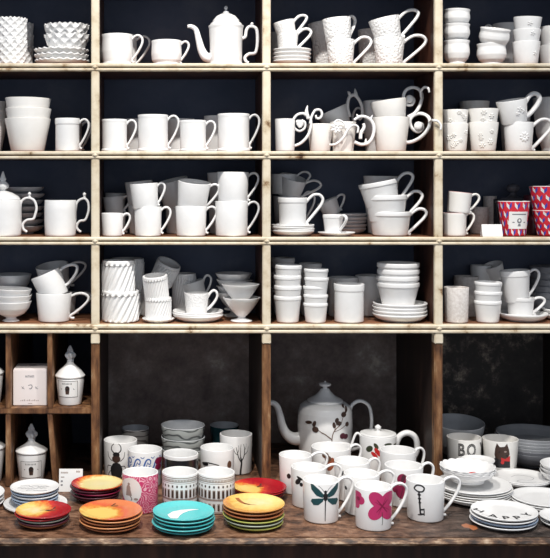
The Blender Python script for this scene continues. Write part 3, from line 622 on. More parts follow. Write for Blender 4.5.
cup('plain white mug, tilted on the narrow pair, third shelf', 145.5, 28.5, None, 208.5, .043, 'mug', 'mug', pg, .88, 'plain', 'ear', 7, h=25, tilt=-4)
cup('plain mug in shade behind the narrow pair, rim showing above', 141, 28, None, 205, .14, 'mug', 'mug', pg, .88, 'plain', None, h=24, tilt=-6)
cup('plain mug in shade, lower one behind the narrow pair', 142, 28, 205, 'C', .14, 'mug', 'mug', pg, .88, 'plain', None)
cup('plain white mug, lower one of the middle pair, third shelf', 191, 31.5, 206, 'C', None, 'mug', 'mug', pg, .92, 'plain', 'ear', 10)
cup('plain white mug tipped open towards viewer on the middle pair, third shelf', 191.5, 33, None, 209, .049, 'mug', 'mug', pg, .86, 'plain', 'ear', 9, h=28, tilt=6, tx=9)
cup('plain mug in shade behind the middle pair, tipped to the left', 178, 32, None, 205, .16, 'mug', 'mug', pg, .9, 'plain', None, h=26, tilt=-14, tx=6)
cup('plain mug in shade, lower one behind the middle pair', 181, 31, 205, 'C', .16, 'mug', 'mug', pg, .92, 'plain', None)
cup('plain white mug, lower one of the tallest pair beside the central post', 231.5, 33, 201, 'C', None, 'mug', 'mug', pg, .96, 'plain', 'ear', 11)
cup('plain white mug, upper one of the tallest pair beside the central post', 232.5, 32, None, 203, .05, 'mug', 'mug', pg, .92, 'plain', 'ear', 10, h=31, tilt=.8)
cup('plain mug in shade behind the tallest pair, upper one', 224, 31, None, 200, .15, 'mug', 'mug', pg, .92, 'plain', None, h=28, tilt=-3)
cup('plain mug in shade behind the tallest pair, lower one', 224, 31, 201, 'C', .15, 'mug', 'mug', pg, .92, 'plain', None)
# third bay
stack('white saucer under the breakfast cup by the central post, {p} of four', 292.5, 43, 224, 'C', .058, 4, 'plate', 'saucer', 'saucer', 'saucers under the breakfast cup on third shelf', 6)
cup('white cup with big looped handle on the four saucers, third shelf', 292.5, 29.5, 197.5, 226, .058, 'teacup', 'cup', 'looped handle cups', .88, 'rimmed', 'tall', 16, hr=.0044)
cup('shaded cup tipped open on another cup behind the four saucers, third shelf', 288, 28, None, 196, .20, 'teacup', 'cup', 'looped handle cups', .84, 'plain', 'tall', 15, h=20, tilt=14, tx=16)
cup('shaded cup below the tipped open cup at the back of third shelf', 287, 28, 196, 'C', .20, 'teacup', 'cup', 'looped handle cups', .86, 'plain', 'tall', 14)
cup('shaded cup far back at third shelf, only its handle seen beside tipped cup', 283, 27, None, 194, .29, 'teacup', 'cup', 'looped handle cups', .84, 'plain', 'tall', 14, h=20)
stack('small white saucer under the espresso cup on third shelf, {p} piece', 336.5, 37, 231.5, 'C', None, 1, 'plate', 'saucer', 'saucer', None, 4)
cup('white espresso cup on a single small saucer, third shelf', 333, 20.5, 214.5, 233.8, .052, 'espresso_cup', 'cup', 'espresso cups in the third bay', .78, 'rimmed', 'ear', 9, hz=-55)
cup('shaded espresso cup standing behind the cup on the single saucer', 337, 21, 214, 'C', .17, 'espresso_cup', 'cup', 'espresso cups in the third bay', .8, 'plain', 'ear', 9)
cup('shaded espresso cup tipped to the left behind the cup on single saucer', 333, 21, None, 215, .17, 'espresso_cup', 'cup', 'espresso cups in the third bay', .8, 'plain', 'ear', 8, h=16, tilt=-24)
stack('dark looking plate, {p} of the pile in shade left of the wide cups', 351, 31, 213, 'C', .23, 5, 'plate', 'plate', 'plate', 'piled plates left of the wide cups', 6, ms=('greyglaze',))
wg = 'wide looped cups on the third shelf'
cup('wide white cup, lowest of the three nested beside the right post', 390, 42, 211.5, 'C', .062, 'wide_cup', 'cup', wg, .82, 'rimmed', 'tall', 16, hr=.0046)
cup('wide white cup, middle of the three nested beside the right post', 386.5, 42, None, 222, .062, 'wide_cup', 'cup', wg, .80, 'rimmed', 'tall', 16, h=27, tilt=-1.5, hr=.0046)
cup('wide white cup, tilted topmost of the three nested beside the right post', 382.5, 39, None, 206, .062, 'wide_cup', 'cup', wg, .82, 'rimmed', 'tall', 16.5, h=25, tilt=-11, hr=.0046)
cup('wide cup in shade, its rim showing above the three nested cups', 381, 36, None, 200, .20, 'wide_cup', 'cup', wg, .82, 'plain', None, h=24, tilt=1)
cup('wide cup in shade, lower one behind the three nested cups', 383, 36, 200, 'C', .20, 'wide_cup', 'cup', wg, .82, 'plain', None)
# right bay
rg = 'red rimmed mugs'
cup('white mug with thin red rim, lower one of the pair, third shelf', 454.5, 23.5, 212.5, 'C', .048, 'red_rimmed_mug', 'mug', rg, .93, 'plain', 'ear', 8, m='cream', band=(.955, 1.1, 'rosegold'))
cup('white mug with thin red rim, tilted in the lower red rimmed mug', 458, 23.5, None, 213, .048, 'red_rimmed_mug', 'mug', rg, .93, 'plain', 'ear', 8, h=21, tilt=6, m='cream', band=(.955, 1.1, 'rosegold'))
cup('crackled beaker in shade behind the blank card, third shelf', 479, 19, 207, 'C', .15, 'beaker', 'beaker', None, .95, 'plain', None, m='crackle')
cup('pale beaker in shade between crackled beaker and patterned pot', 490, 13, 196, 'C', .20, 'beaker', 'beaker', None, .95, 'plain', None, m='crackle')
def tent_card(label, nm, cx, w, top, base, Y, lean, m_='card'):
    s = SC(Y); z0 = zbase(base, Y); H = (PZ(top, Y) - z0) / math.cos(math.radians(lean)); o = thing(nm, label, 'card', (PX(cx, Y), Y, z0)); W_ = w * s / 2
    f = link('front_panel', None, o); bpy.data.objects.remove(f)
    for nmp, sg_ in (('front_panel', 1), ('back_panel', -1)):
        bm = bmesh.new(); box_bm(bm, -W_, W_, -.0004, .0004, 0, H)
        c = link(nmp, finish(bm, nmp, (m_,), False), o, (0, -sg_ * H * math.sin(math.radians(lean)), .0003), (-sg_ * math.radians(lean), 0, 0))
    return o, H, W_
tent_card('blank white folded card in front of the patterned pot on third shelf', 'blank_card', 491.5, 20, 224.5, 'C', .022, 18)
cab_gp = 'geometric patterned pots'
def patterned(label, cx, w, top, base, Y, lab=False, h=None):
    o = as_root(cup(label, cx, w, top, base, Y, 'patterned_pot', 'pot', cab_gp, .74, 'plain', None, m='crownred', inner='white', t=.003, h=h))
    R, rb, H = G[o.name]; it = []; n = 12; rows = 4; du = 2 * PI * .040 / n; dv = H / rows
    for r in range(rows):
        for k in range(n):
            u = (k - n / 2) * du + (du / 2 if r % 2 else 0); v = r * dv + .0004
            sl = dv * .40
            it.append((0, 0, [(u, v + sl), (u + du * .34, v + .0005), (u + du * .34, v + dv * .50), (u, v + dv * .90)]))
            it.append((1, 0, [(u + du * .34, v + .0005), (u + du * .64, v + sl), (u + du * .64, v + dv * .90), (u + du * .34, v + dv * .50)]))
    rf = lambda z: R
    f0 = rim_fun(R, rb, H)
    def mp_(u, v, e):
        th = -PI / 2 + u / .040; rr = f0(v) + e; return (rr * math.cos(th), rr * math.sin(th), v)
    link('printed_pattern', decal_mesh('printed_pattern', it, mp_, ('paperwhite', 'crownblue'), .005), o)
    if lab:
        k = SC(Y); L_ = [(0, 3, rect(-9 * k, 11 * k, 7.5 * k, 24.5 * k)), (1, 4, rect(-6 * k, 8.5 * k, 21.3 * k, 22.4 * k)), (1, 4, ell(1 * k, 15.5 * k, 2.3 * k, 2.6 * k)), (0, 5, ell(1 * k, 15.8 * k, 1 * k, 1.3 * k)),
            (1, 4, [(-.6 * k, 10 * k), (2.6 * k, 10 * k), (2 * k, 12.5 * k), (0, 12.5 * k)]), (1, 4, rect(-5.5 * k, -3.5 * k, 13.4 * k, 14.4 * k)), (1, 4, rect(5.5 * k, 7.5 * k, 13.4 * k, 14.4 * k))]
        link('paper_label', decal_mesh('paper_label', L_, cylmap(f0), ('card', 'greyink')), o)['label'] = 'white paper label with small dark emblem'
    return o
patterned('red, white and blue patterned pot with white label on third shelf', 513.8, 31, 201, 'C', .05, True)
patterned('red, white and blue patterned pot, lower one at the right edge of third shelf', 551, 36, 210, 'C', .058)
patterned('red, white and blue patterned pot, upper one at the right edge of third shelf', 549, 38, None, 217, .058, h=31)
o = as_root(cup('dark glass jar with knobbed silver lid behind the labelled patterned pot', 513, 34, 203, 'C', .16, 'glass_jar', 'jar', 'dark jars behind the patterned pots', .9, 'plain', None, m='glassgrey'))
link('lid', lathe('lid', [(0, 0), (.044, 0), (.042, .006), (.030, .013), (.012, .018), (.006, .024), (.014, .030), (.017, .038), (.012, .045), (0, .048)], ('glitter',), 28), o, (0, 0, G[o.name][2]))
cup('dark jar in shade between the labelled pot and the right pots', 534, 20, 195, 'C', .118, 'glass_jar', 'jar', 'dark jars behind the patterned pots', .95, 'plain', None, m='plumdark')
cup('dark jar in shade left behind the labelled patterned pot', 502, 20, 199, 'C', .21, 'glass_jar', 'jar', 'dark jars behind the patterned pots', .95, 'plain', None, m='glassgrey')
o = link('plate', lathe('plate', prof('plate', .062, .03, .014, .003), ('greyglaze',), 40), None, (PX(559, .165), .165, PZ(200, .165)), (math.radians(80), 0, 0)); tag(o, 'plate leaning upright in shade behind the right patterned pots', 'plate')
o.location.z = SZ['C'] + .0632
# ================================================================ FOURTH SHELF
stack('white footed bowl, {p} of the three at left edge of fourth shelf', 10.5, 41, 288, 'D', None, 3, 'footed', 'footed_bowl', 'bowl', 'footed bowls', 20, tb=.42, tilts=(0, 1, 3))
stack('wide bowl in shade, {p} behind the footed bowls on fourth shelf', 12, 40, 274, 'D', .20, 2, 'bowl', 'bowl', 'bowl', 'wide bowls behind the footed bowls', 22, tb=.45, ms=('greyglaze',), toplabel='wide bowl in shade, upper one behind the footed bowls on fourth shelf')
bg_ = 'big mugs at left of fourth shelf'
cup('big white mug standing upright beside the left post, fourth shelf', 54, 36, 292.5, 'D', .062, 'big_mug', 'mug', bg_, .86, 'plain', 'ear', 17, hr=.004)
cup('big white mug tilted steeply in the upright big mug, fourth shelf', 55.5, 31, None, 297, .062, 'big_mug', 'mug', bg_, .90, 'plain', 'loop', 17, h=26, tilt=-23, hr=.0046)
cup('big mug in shade tipped open behind the steeply tilted mug', 56, 33, None, 290, .19, 'big_mug', 'mug', bg_, .85, 'plain', 'ear', 17, h=26, tilt=-8, tx=10)
cup('big mug in shade, lower one behind the upright big mug', 60, 33, 292, 'D', .19, 'big_mug', 'mug', bg_, .88, 'plain', 'ear', 15)
# ribbed
def ribs(n, tw, a): return lambda th, z, o: 1 + (a * math.sin(n * th + tw * z) if (o and .03 < z < .87) else 0)
def ribbed(label, cx, w, top, base, Y, n, tw, a, h=None, tilt=0, tx=0, grp='ribbed beakers', m='white', tb=.93):
    return cup(label, cx, w, top, base, Y, 'ribbed_beaker', 'beaker', grp, tb, 'lip', None, h=h, tilt=tilt, tx=tx, rmod=ribs(n, tw, a), seg=144, step=.004, m=m, t=.0035)
ribbed('large white beaker with slanted ribs, lower one by the left post', 119.5, 37.5, 290, 'D', .055, 18, -16, .075)
ribbed('large white beaker with slanted ribs, upper one by the left post', 118, 33.5, None, 293, .055, 18, -16, .075, h=33)
ribbed('large ribbed beaker in shade behind the large ribbed pair, upper one', 127, 34, None, 292, .17, 18, -16, .075, h=34)
ribbed('large ribbed beaker in shade behind the large ribbed pair, lower one', 126, 34, 292, 'D', .17, 18, -16, .075)
stack('thin white scalloped dish under the small ribbed beakers, {p} one', 158.5, 31, 318.6, 'D', None, 1, 'plate', 'scalloped_dish', 'dish', None, 4, rmod=lambda th, z, o: 1 + .05 * abs(math.sin(7 * th)), seg=84)
ribbed('small white beaker with slanted ribs, lower one on the scalloped dish', 158.3, 26.5, 297, 319.4, .048, 26, -18, .055, tb=.95)
ribbed('small white beaker with slanted ribs, tilted on the scalloped dish pair', 157, 25, None, 299.5, .048, 26, -18, .055, h=25, tilt=-5, tx=8, tb=.93)
ribbed('small ribbed beaker in shade tipped to the right behind the small pair', 160, 25, None, 283, .15, 26, -18, .055, h=24, tilt=24, tx=16)
ribbed('small ribbed beaker in shade standing behind the small ribbed pair', 152, 25, 284, 'D', .16, 26, -18, .055)
stack('white saucer under the small cup by the footed coupes, {p} of three', 198, 51, 310, 'D', .068, 3, 'plate', 'saucer', 'saucer', 'saucers under the small cup on fourth shelf', 7)
cup('small white cup with relief on the three saucers, fourth shelf', 196.5, 25, 292.5, 313.4, .068, 'teacup', 'cup', 'small cups in the second bay', .84, 'plain', 'big', 9, m='beaded', hm='white', hr=.004)
cup('small cup in shade tipped to the left behind the saucer cup', 197, 24, None, 299, .16, 'teacup', 'cup', 'small cups in the second bay', .84, 'plain', 'big', 8, h=18, tilt=-17)
cup('small cup in shade standing behind the three saucers', 199, 24, 300, 'D', .17, 'teacup', 'cup', 'small cups in the second bay', .84, 'plain', None)
ribbed('small ribbed beaker far back in shade left of the tipped small cup', 184, 24, 273, 'D', .26, 26, -18, .055)
cg = 'footed coupes'
stack('white footed coupe bowl, {p} of the pair by the central post', 240.5, 38, 284, 'D', None, 2, 'coupe', 'footed_coupe', 'coupe', cg, 24, tb=.58, jit=1.2, ms=('white',))
stack('footed coupe bowl in shade, {p} behind the front pair of coupes', 234, 37, 273, 'D', .15, 4, 'coupe', 'footed_coupe', 'coupe', cg, 24, tb=.58, jit=.8)
# third bay
stack('white rimmed beaker, {p} of the left stack by the central post, fourth shelf', 288, 27.5, 264.5, 'D', None, 4, 'lip', 'rimmed_beaker', 'beaker', 'stacked rimmed beakers', 26.5, tb=.80, tilts=(0, .5, -.5, .8))
stack('white rimmed beaker, {p} of the second stack from central post, fourth shelf', 316, 24.5, 268.5, 'D', None, 5, 'lip', 'rimmed_beaker', 'beaker', 'stacked rimmed beakers', 19.5, tb=.82, tilts=(0, .5, -.6, .8, 1.2))
stack('rimmed beaker in shade, {p} behind the left beaker stack', 283, 24, 257.5, 'D', .17, 3, 'lip', 'rimmed_beaker', 'beaker', 'stacked rimmed beakers', 27, tb=.82)
stack('rimmed beaker in shade, {p} behind the second beaker stack', 311, 23, 263, 'D', .16, 4, 'lip', 'rimmed_beaker', 'beaker', 'stacked rimmed beakers', 22, tb=.82)
cup('tall straight white beaker standing alone in the middle of fourth shelf', 349, 30.5, 283.5, 'D', None, 'tall_beaker', 'beaker', 'tall straight beakers', .95, 'rimmed', None)
cup('tall beaker in shade behind and left of the lone straight beaker', 343, 30, 277, 'D', .15, 'tall_beaker', 'beaker', 'tall straight beakers', .95, 'plain', None)
cup('tall beaker in shade between lone beaker and the plate pile', 370, 29, 275, 'D', .20, 'tall_beaker', 'beaker', 'tall straight beakers', .95, 'plain', None)
stack('white plate under the nested bowls, {p} of the pile by the right post', 400, 54, 302, 'D', .067, 4, 'plate', 'plate', 'plate', 'plates under the nested bowls', 8)
stack('white bowl, {p} of the nest on the plate pile, fourth shelf', 398.3, 42, 262.5, 306, .064, 4, 'rimmed', 'nested_bowl', 'bowl', 'nested bowls on the plate pile', 24, tb=.74)
# right bay
cup('crackled cream beaker beside the left post, fourth shelf right bay', 456.3, 24.5, 287, 'D', None, 'crackled_beaker', 'beaker', None, .92, 'plain', None, m='crackle')
cup('crackled beaker in shade behind the cream crackled beaker', 466, 24, 276, 'D', .15, 'crackled_beaker', 'beaker', 'dim beakers at the back of fourth shelf', .92, 'plain', None, m='crackle')
stack('white rimmed beaker, {p} of the three in front, fourth shelf right bay', 487.5, 27, 281.5, 'D', None, 3, 'lip', 'rimmed_beaker', 'beaker', 'three rimmed beakers', 21.5, tb=.80, tilts=(0, .6, 1))
cup('white beaker in shade far back behind the three rimmed beakers', 481, 21, 265, 'D', .27, 'beaker', 'beaker', 'dim beakers at the back of fourth shelf', .85, 'plain', None)
cup('white cup in shade tipped to the left behind the three rimmed beakers', 497, 21, None, 281, .17, 'beaker', 'beaker', 'dim beakers at the back of fourth shelf', .8, 'plain', None, h=18, tilt=-20, tx=10)
cup('white cup in shade below the tipped cup behind the three rimmed beakers', 500, 22, 281, 'D', .17, 'beaker', 'beaker', 'dim beakers at the back of fourth shelf', .85, 'plain', None)
stack('wide white saucer with dark edge under the two bluish cups, {p} one', 523, 49, 313, 'D', .072, 1, 'plate', 'saucer', 'saucer', None, 8)
cup('white cup with beaded rim on the wide saucer, fourth shelf', 520.5, 27, 297, 316, .072, 'teacup', 'cup', 'cups on the wide saucer', .86, 'rimmed', 'ear', 11, hr=.004)
cup('white cup tilted in the cup on the wide saucer, fourth shelf', 517, 29, None, 302, .072, 'teacup', 'cup', 'cups on the wide saucer', .78, 'rimmed', 'ear', 10, h=32, tilt=-4, hr=.004)
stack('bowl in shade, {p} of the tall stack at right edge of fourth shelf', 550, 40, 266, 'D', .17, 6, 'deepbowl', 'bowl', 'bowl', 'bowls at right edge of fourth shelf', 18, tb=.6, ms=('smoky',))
stack('white plate at the right edge of fourth shelf, {p} of two', 561, 36, 308, 'D', .09, 2, 'plate', 'plate', 'plate', 'plates at right edge of fourth shelf', 6)
# ================================================================ LOWER LEFT PIGEONHOLES
def conv(o, k=.9):
    """photo point on the front of a round piece -> printed motif coordinates"""
    R, rb, H = G[o.name]; loc = o.location; Yf = loc.y - R * k
    def f(px, py):
        x = PX(px, Yf) - loc.x
        return (R * math.asin(max(-.985, min(.985, x / R))), PZ(py, Yf) - loc.z)
    return f
def cs(o, pts, k=.9): f = conv(o, k); return [f(*p) for p in pts]
Y = .075; s_ = SC(Y); z0 = SZ['Q']
bx = thing('candle_box', 'square pale pink cardboard box with small grey print in the left pigeonhole', 'box', (PX(30, .033), Y, z0 + .0003))
w_ = 16.9 * SC(.03); h_ = PZ(370, .03) - z0
bm = bmesh.new(); box_bm(bm, -w_, w_, -.042, .036, 0, h_, .0012); link('carton', finish(bm, 'carton', ('boxpaper',), False), bx)
flp = bmesh.new(); box_bm(flp, -w_ * .98, w_ * .98, -.040, .0342, h_, h_ + .0012, .0003); lid = link('top_flap', finish(flp, 'top_flap', ('boxpaper',), False), bx)
link('thumb_notch', decal_mesh('thumb_notch', [(0, 0, ell(0, .012, .010, .004))], lambda u, v, e: (u, v, h_ + .0012 + e), ('darkbrown',)), lid)
k = SC(.03); T = []
for q, (a, b) in enumerate(((-4.6, 0), (-2.3, 1), (0, 0), (2.3, 1))):
    T += [(0, 0, rect(a * k, (a + .5) * k, h_ * .78, h_ * .84)), (0, 0, rect((a + 1.2) * k, (a + 1.7) * k, h_ * .78, h_ * .84)), (0, 0, rect(a * k, (a + 1.7) * k, h_ * (.80 + .03 * b), h_ * (.81 + .03 * b)))]
for u in (-7, 6.5): T += [(0, 0, stroke([((u - 1.4) * k, h_ * .53), ((u) * k, h_ * .48), ((u + 1.6) * k, h_ * .46)], .0012)), (0, 0, stroke([((u - .8) * k, h_ * .47), ((u + .8) * k, h_ * .53)], .0010))]
T += [(0, 0, stroke([(-1.8 * k, h_ * .56), (1.2 * k, h_ * .575), (2.2 * k, h_ * .52), (.6 * k, h_ * .465), (-.6 * k, h_ * .475)], .0015, .0022))]
for q in range(11): T.append((1, 0, rect((-9.5 + q * 1.72) * k, (-8.7 + q * 1.72) * k, h_ * .125, h_ * (.145 + .012 * (q % 3)))))
T.append((1, 0, rect(-2.2 * k, 2.2 * k, h_ * .055, h_ * .066)))
link('printed_mark', decal_mesh('printed_mark', T, lambda u, v, e: (u, -.042 - e, v), ('greyink', 'taupe')), bx)['label'] = 'small grey printed lettering and emblem'
def candle_jar(label, cx, w, top, base, Y, lidtop, fin, lab=None, grp='lidded candle jars'):
    o = as_root(cup(label, cx, w, top, base, Y, 'candle_jar', 'jar', grp, .80, 'plain', None, m='white', t=.0035))
    R, rb, H = G[o.name]; s = SC(Y); hl = (top - lidtop) * s
    ld = link('lid', lathe('lid', [(0, .0005), (R * .96, .0005), (R * 1.04, .002), (R * 1.05, .0055), (R * .98, .0075), (R * .80, hl * .42), (R * .46, hl * .68), (R * .26, hl * .86), (R * .22, hl), (0, hl)], ('white',), 48), o, (0, 0, H))
    hf = (lidtop - fin) * s
    link('finial', lathe('finial', [(0, 0), (R * .24, 0), (R * .20, hf * .12), (R * .34, hf * .3), (R * .36, hf * .45), (R * .26, hf * .56), (R * .18, hf * .62), (R * .2, hf * .72), (R * .13, hf * .84), (R * .05, hf), (0, hf)], ('greyglaze',), 40, fr=.0008,
         rmod=lambda th, z, o_: 1 + .16 * math.sin(5 * th + 5 * z), step=.002), ld, (0, 0, hl))
    if lab:
        x0, x1, y0, y1 = lab; c = conv(o); (a, t_), (b, bt) = c(x0, y0), c(x1, y1); L_ = .0009; m_ = (a + b) / 2; q = (t_ + bt) / 2; hh = t_ - bt
        it = [(0, 0, rect(a, b, bt, t_)), (1, 1, rect(a, b, bt, bt + L_)), (1, 1, rect(a, b, t_ - L_, t_)), (1, 1, rect(a, a + L_, bt, t_)), (1, 1, rect(b - L_, b, bt, t_))]
        it += [(1, 2, ell(m_, q + .001, hh * .14, hh * .17)), (2, 2, [(m_ - hh * .10, q - hh * .32), (m_ + hh * .10, q - hh * .32), (m_ + hh * .13, q - hh * .05), (m_ - hh * .13, q - hh * .05)]), (2, 3, ell(m_ - hh * .05, q + .002, hh * .04, hh * .05)), (2, 3, ell(m_ + hh * .05, q + .002, hh * .04, hh * .05))]
        for sg_ in (-1, 1): it.append((1, 2, stroke([(m_ + sg_ * (b - a) * .30 - .001, q + .0012), (m_ + sg_ * (b - a) * .30 + .0012, q - .001)], .0012)))
        for n in range(8): it.append((1, 2, rect(m_ + (n - 4) * (b - a) * .062, m_ + (n - 4) * (b - a) * .062 + .0011, t_ - hh * .22, t_ - hh * .12)))
        link('paper_label', decal_mesh('paper_label', it, cylmap(rim_fun(R, rb, H)), ('card', 'ink', 'darkbrown')), o)['label'] = 'white framed label with dark emblem'
    return o
candle_jar('white candle jar with flame finial lid beside the pale box', 70.2, 28.6, 377, 'Q', .055, 361, 345.5, (58, 77.5, 381, 397.5))
candle_jar('white candle jar with flame finial lid on the counter behind script plates', 31.5, 30.5, 452, 'K', .065, 440, 423.5, (20.5, 41, 461.5, 478.5))
candle_jar('white candle jar cut by the left edge, upper pigeonhole', -12, 31, 374, 'Q', .055, 360, 345)
candle_jar('white candle jar cut by the left edge, standing on the counter', -12, 34, 448, 'K', .06, 436, 420)
o, H_, W_ = tent_card('small white price card with faint print between script plates and pie plates', 'price_card', 71, 23.5, 469, 'K', -.02, 12)
fp = [c for c in o.children if c.name.startswith('front')][0]
T = [(0, 0, rect(-W_ * .85 + n * .0021, -W_ * .85 + n * .0021 + .0014, H_ * .80, H_ * .87)) for n in range(8)] + [(0, 0, rect(W_ * .45 + n * .0024, W_ * .45 + n * .0024 + .0016, H_ * .84, H_ * .92)) for n in range(4)]
T += [(0, 0, rect(-W_ * .85, -W_ * .55, H_ * .62, H_ * .66)), (1, 0, rect(-W_ * .85, -W_ * .68, H_ * .42, H_ * .50)), (1, 0, rect(-W_ * .85, -W_ * .68, H_ * .26, H_ * .33))]
link('printed_mark', decal_mesh('printed_mark', T, lambda u, v, e: (u, -.0004 - e, v), ('taupe', 'greyink')), fp)

# ================================================================ COUNTER: PLATES
def platemap(R, H):
    def f(u, v, e):
        r = math.hypot(u, v) / R
        P = [(0, .44), (.62, .44), (.70, .48), (.84, .68), (.985, 1.0), (1.1, 1.0)]
        for (a, za), (b, zb) in zip(P, P[1:]):
            if r <= b: z = za + (zb - za) * (r - a) / (b - a); break
        else: z = 1
        return (u, v, z * H + e)
    return f
def onplate(o, items, mats, name='printed_motif'):
    R, rb, H = G[o.name]
    link(name, decal_mesh(name, items, platemap(R, H), mats, .003), o)
yk = lambda pf, w, f=.52: D * 308 / (pf - 180) - D + f * w / 2 * .0021
def leafcurl(u, v, r, a): return stroke([(u, v), (u + r * .5 * math.cos(a), v + r * .5 * math.sin(a)), (u + r * math.cos(a + .5), v + r * math.sin(a + .5))], r * .18, r * .08)
# red apple plates
ap = stack('apple plate, {p} of the pile at front left of counter', 42.5, 54, 509, 'K', yk(529, 54), 5, 'plate', 'apple_plate', 'plate', 'apple plates at front left', 4.6, ms=('rust', 'plumdark', 'sage', 'cherry', 'skin_red'), jit=1.1,
           toplabel='red and cream apple printed plate on top of the front left pile', ws=[50, 53, 52, 54, 56])
R, rb, H = G[ap[-1].name]
onplate(ap[-1], [(0, 0, stroke([(R * .18, R * .12), (R * .30, R * .22), (R * .38, R * .52)], .0022, .0034)), (1, 0, leafcurl(R * .15, R * .1, R * .35, -.1)), (0, 1, ell(R * .16, R * .1, R * .09, R * .07)), (1, 0, leafcurl(R * .12, R * .08, R * .25, 2.6))], ('darkbrown', 'leafink'))
og = stack('apple plate, {p} of the orange pile in front of the pie plates', 110.8, 63, 509, 'K', yk(532, 63), 5, 'plate', 'apple_plate', 'plate', 'apple plates in the orange pile', 4.6, ms=('rust', 'apricot', 'rust', 'apricot', 'skin_orange'), jit=1.1,
           toplabel='yellow and orange apple printed plate on top of the orange pile', ws=[58, 62, 61, 62, 63])
R, rb, H = G[og[-1].name]
onplate(og[-1], [(0, 0, ell(R * .1, R * .55, R * .12, R * .10)), (1, 1, stroke([(0, R * .52), (R * .06, R * .66), (R * .12, R * .74)], .0022))], ('rust', 'darkbrown'))
pg_ = stack('pie plate, {p} of the dark pile beside the price card', 96, 51, 482, 'K', yk(502, 51), 5, 'plate', 'pie_plate', 'plate', 'pie plates by the price card', 4.6, ms=('plumdark', 'plumdark', 'darkpink', 'plumdark', 'skin_pie'), jit=1.1,
            toplabel='yellow plate with red toothed rim on top of the dark pile', ws=[47, 50, 50, 51, 52])
R, rb, H = G[pg_[-1].name]
onplate(pg_[-1], [(0, 0, [(R * .80 * math.cos(a), R * .80 * math.sin(a)), (R * .97 * math.cos(a + .05), R * .97 * math.sin(a + .05)), (R * .97 * math.cos(a + .13), R * .97 * math.sin(a + .13))]) for a in [q * .19 + 3.2 for q in range(16)]], ('cherry',))
tq = stack('turquoise plate, {p} of the pile at front of the counter', 183.6, 62, 510, 'K', yk(534, 63), 5, 'plate', 'turquoise_plate', 'plate', 'turquoise plates', 4.6, ms=('turqdeep', 'turq', 'turqdeep', 'turq', 'turq'), jit=.9,
           toplabel='turquoise plate with white crescent on top of the turquoise pile', ws=[60, 63, 62, 62, 62])
R, rb, H = G[tq[-1].name]
cr = [(-.42, -.62), (-.52, -.25), (-.36, .06), (-.08, .24), (.28, .32), (.52, .30), (.2, .16), (.0, -.05), (-.12, -.3), (-.2, -.6)]
onplate(tq[-1], [(0, 0, [(R * a, R * b) for a, b in cr])], ('paperwhite',), 'white_crescent')
yl = stack('apple plate, {p} of the yellow pile right of the turquoise plates', 254, 61, 502, 'K', yk(530, 62), 6, 'plate', 'apple_plate', 'plate', 'apple plates in the yellow pile', 4.6, ms=('lime', 'sage', 'lime', 'rust', 'apricot', 'skin_yellow'), jit=1,
           toplabel='golden apple printed plate with brown stem on top of the yellow pile', ws=[57, 60, 62, 61, 61, 62])
R, rb, H = G[yl[-1].name]
onplate(yl[-1], [(0, 0, stroke([(-R * .5, R * .62), (-R * .34, R * .18), (-R * .12, R * .0)], .009, .005)), (0, 0, stroke([(-R * .3, R * .08), (-R * .1, R * .0), (R * .08, -R * .02)], .003, .0015))], ('rust',))
hf = stack('apple plate, {p} of the red pile behind the yellow plates', 259.7, 53, 485, 'K', -.068, 5, 'plate', 'apple_plate', 'plate', 'apple plates in the red pile', 4.6, ms=('plumdark', 'cherry', 'plumdark', 'cherry', 'skin_half'), jit=1,
           toplabel='half yellow half red apple plate on top of the red pile', ws=[49, 52, 52, 53, 54])
R, rb, H = G[hf[-1].name]
onplate(hf[-1], [(0, 0, stroke([(-R * .08, R * .1), (R * .05, R * .3), (R * .1, R * .5)], .0026, .004)), (1, 0, leafcurl(-R * .1, R * .08, R * .3, .2))], ('darkbrown', 'leafink'))
# plates with handwriting
wp = stack('white plate, {p} of the two wide ones under the script plates', 36, 64, 502.5, 'K', -.134, 2, 'plate', 'plate', 'plate', 'wide plates under the script plates', 4.6)
sc_ = stack('blue glazed plate, {p} of the pile below the handwriting plate', 35, 48, 485.5, 502.2, -.134, 5, 'plate', 'script_plate', 'plate', 'script plates at the left', 4.6, ms=('porcblue', 'porcblue', 'white', 'porcblue', 'white'), ws=[46, 48, 47, 48, 49],
            toplabel='white plate with grey handwriting on top of the left pile')
R, rb, H = G[sc_[-1].name]; it = []
rnd = random.Random(5)
for ln, (v, u0, u1) in enumerate(((.25, -.62, .62), (-.02, -.7, .5), (-.32, -.3, .55))):
    pts = []; u = u0
    while u < u1: pts.append((R * u, R * (v + rnd.uniform(-.05, .07)))); u += .07
    it.append((0, 0, stroke(pts, .0022)))
onplate(sc_[-1], it, ('greyink',), 'handwriting')
stack('white plate at the left edge of the counter, {p} of the pile', -29, 66, 491.5, 'K', -.12, 3, 'plate', 'plate', 'plate', 'plates at the left edge', 4.6)

# ================================================================ COUNTER: SECOND BAY MUGS
tg = 'straight printed tumblers'
def tumbler(label, cx, w, rim, Y, m='white', inner=None, nm='tumbler', h=.0815, base='K', band=None):
    Yb = Y; z = SZ['K']; top = CY + (EYE - z - h) * F / (D + Y)
    return as_root(cup(label, cx, w, top, base, Y, nm, 'tumbler', tg, .97, 'plain', None, m=m, inner=inner, band=band))
o = tumbler('pink swirl patterned tumbler with oval medallion behind the turquoise plates', 140.3, 36, 472, -.153, 'pinkswirl', 'white')
c = conv(o); it = [(0, 0, cs(o, ell(131, 491, 10.5, 13))), (1, 1, cs(o, ell(128.5, 489, 2, 3.5))), (1, 1, cs(o, [(126.5, 490), (130.5, 490), (132, 496), (126, 496.5)])), (1, 1, cs(o, ell(128.8, 484.6, 1.2, 1.4))), (2, 1, stroke(cs(o, [(130, 496), (132, 499), (131, 500.5)]), .0015)), (1, 1, cs(o, ell(136, 499, 2.2, 1.2)))]
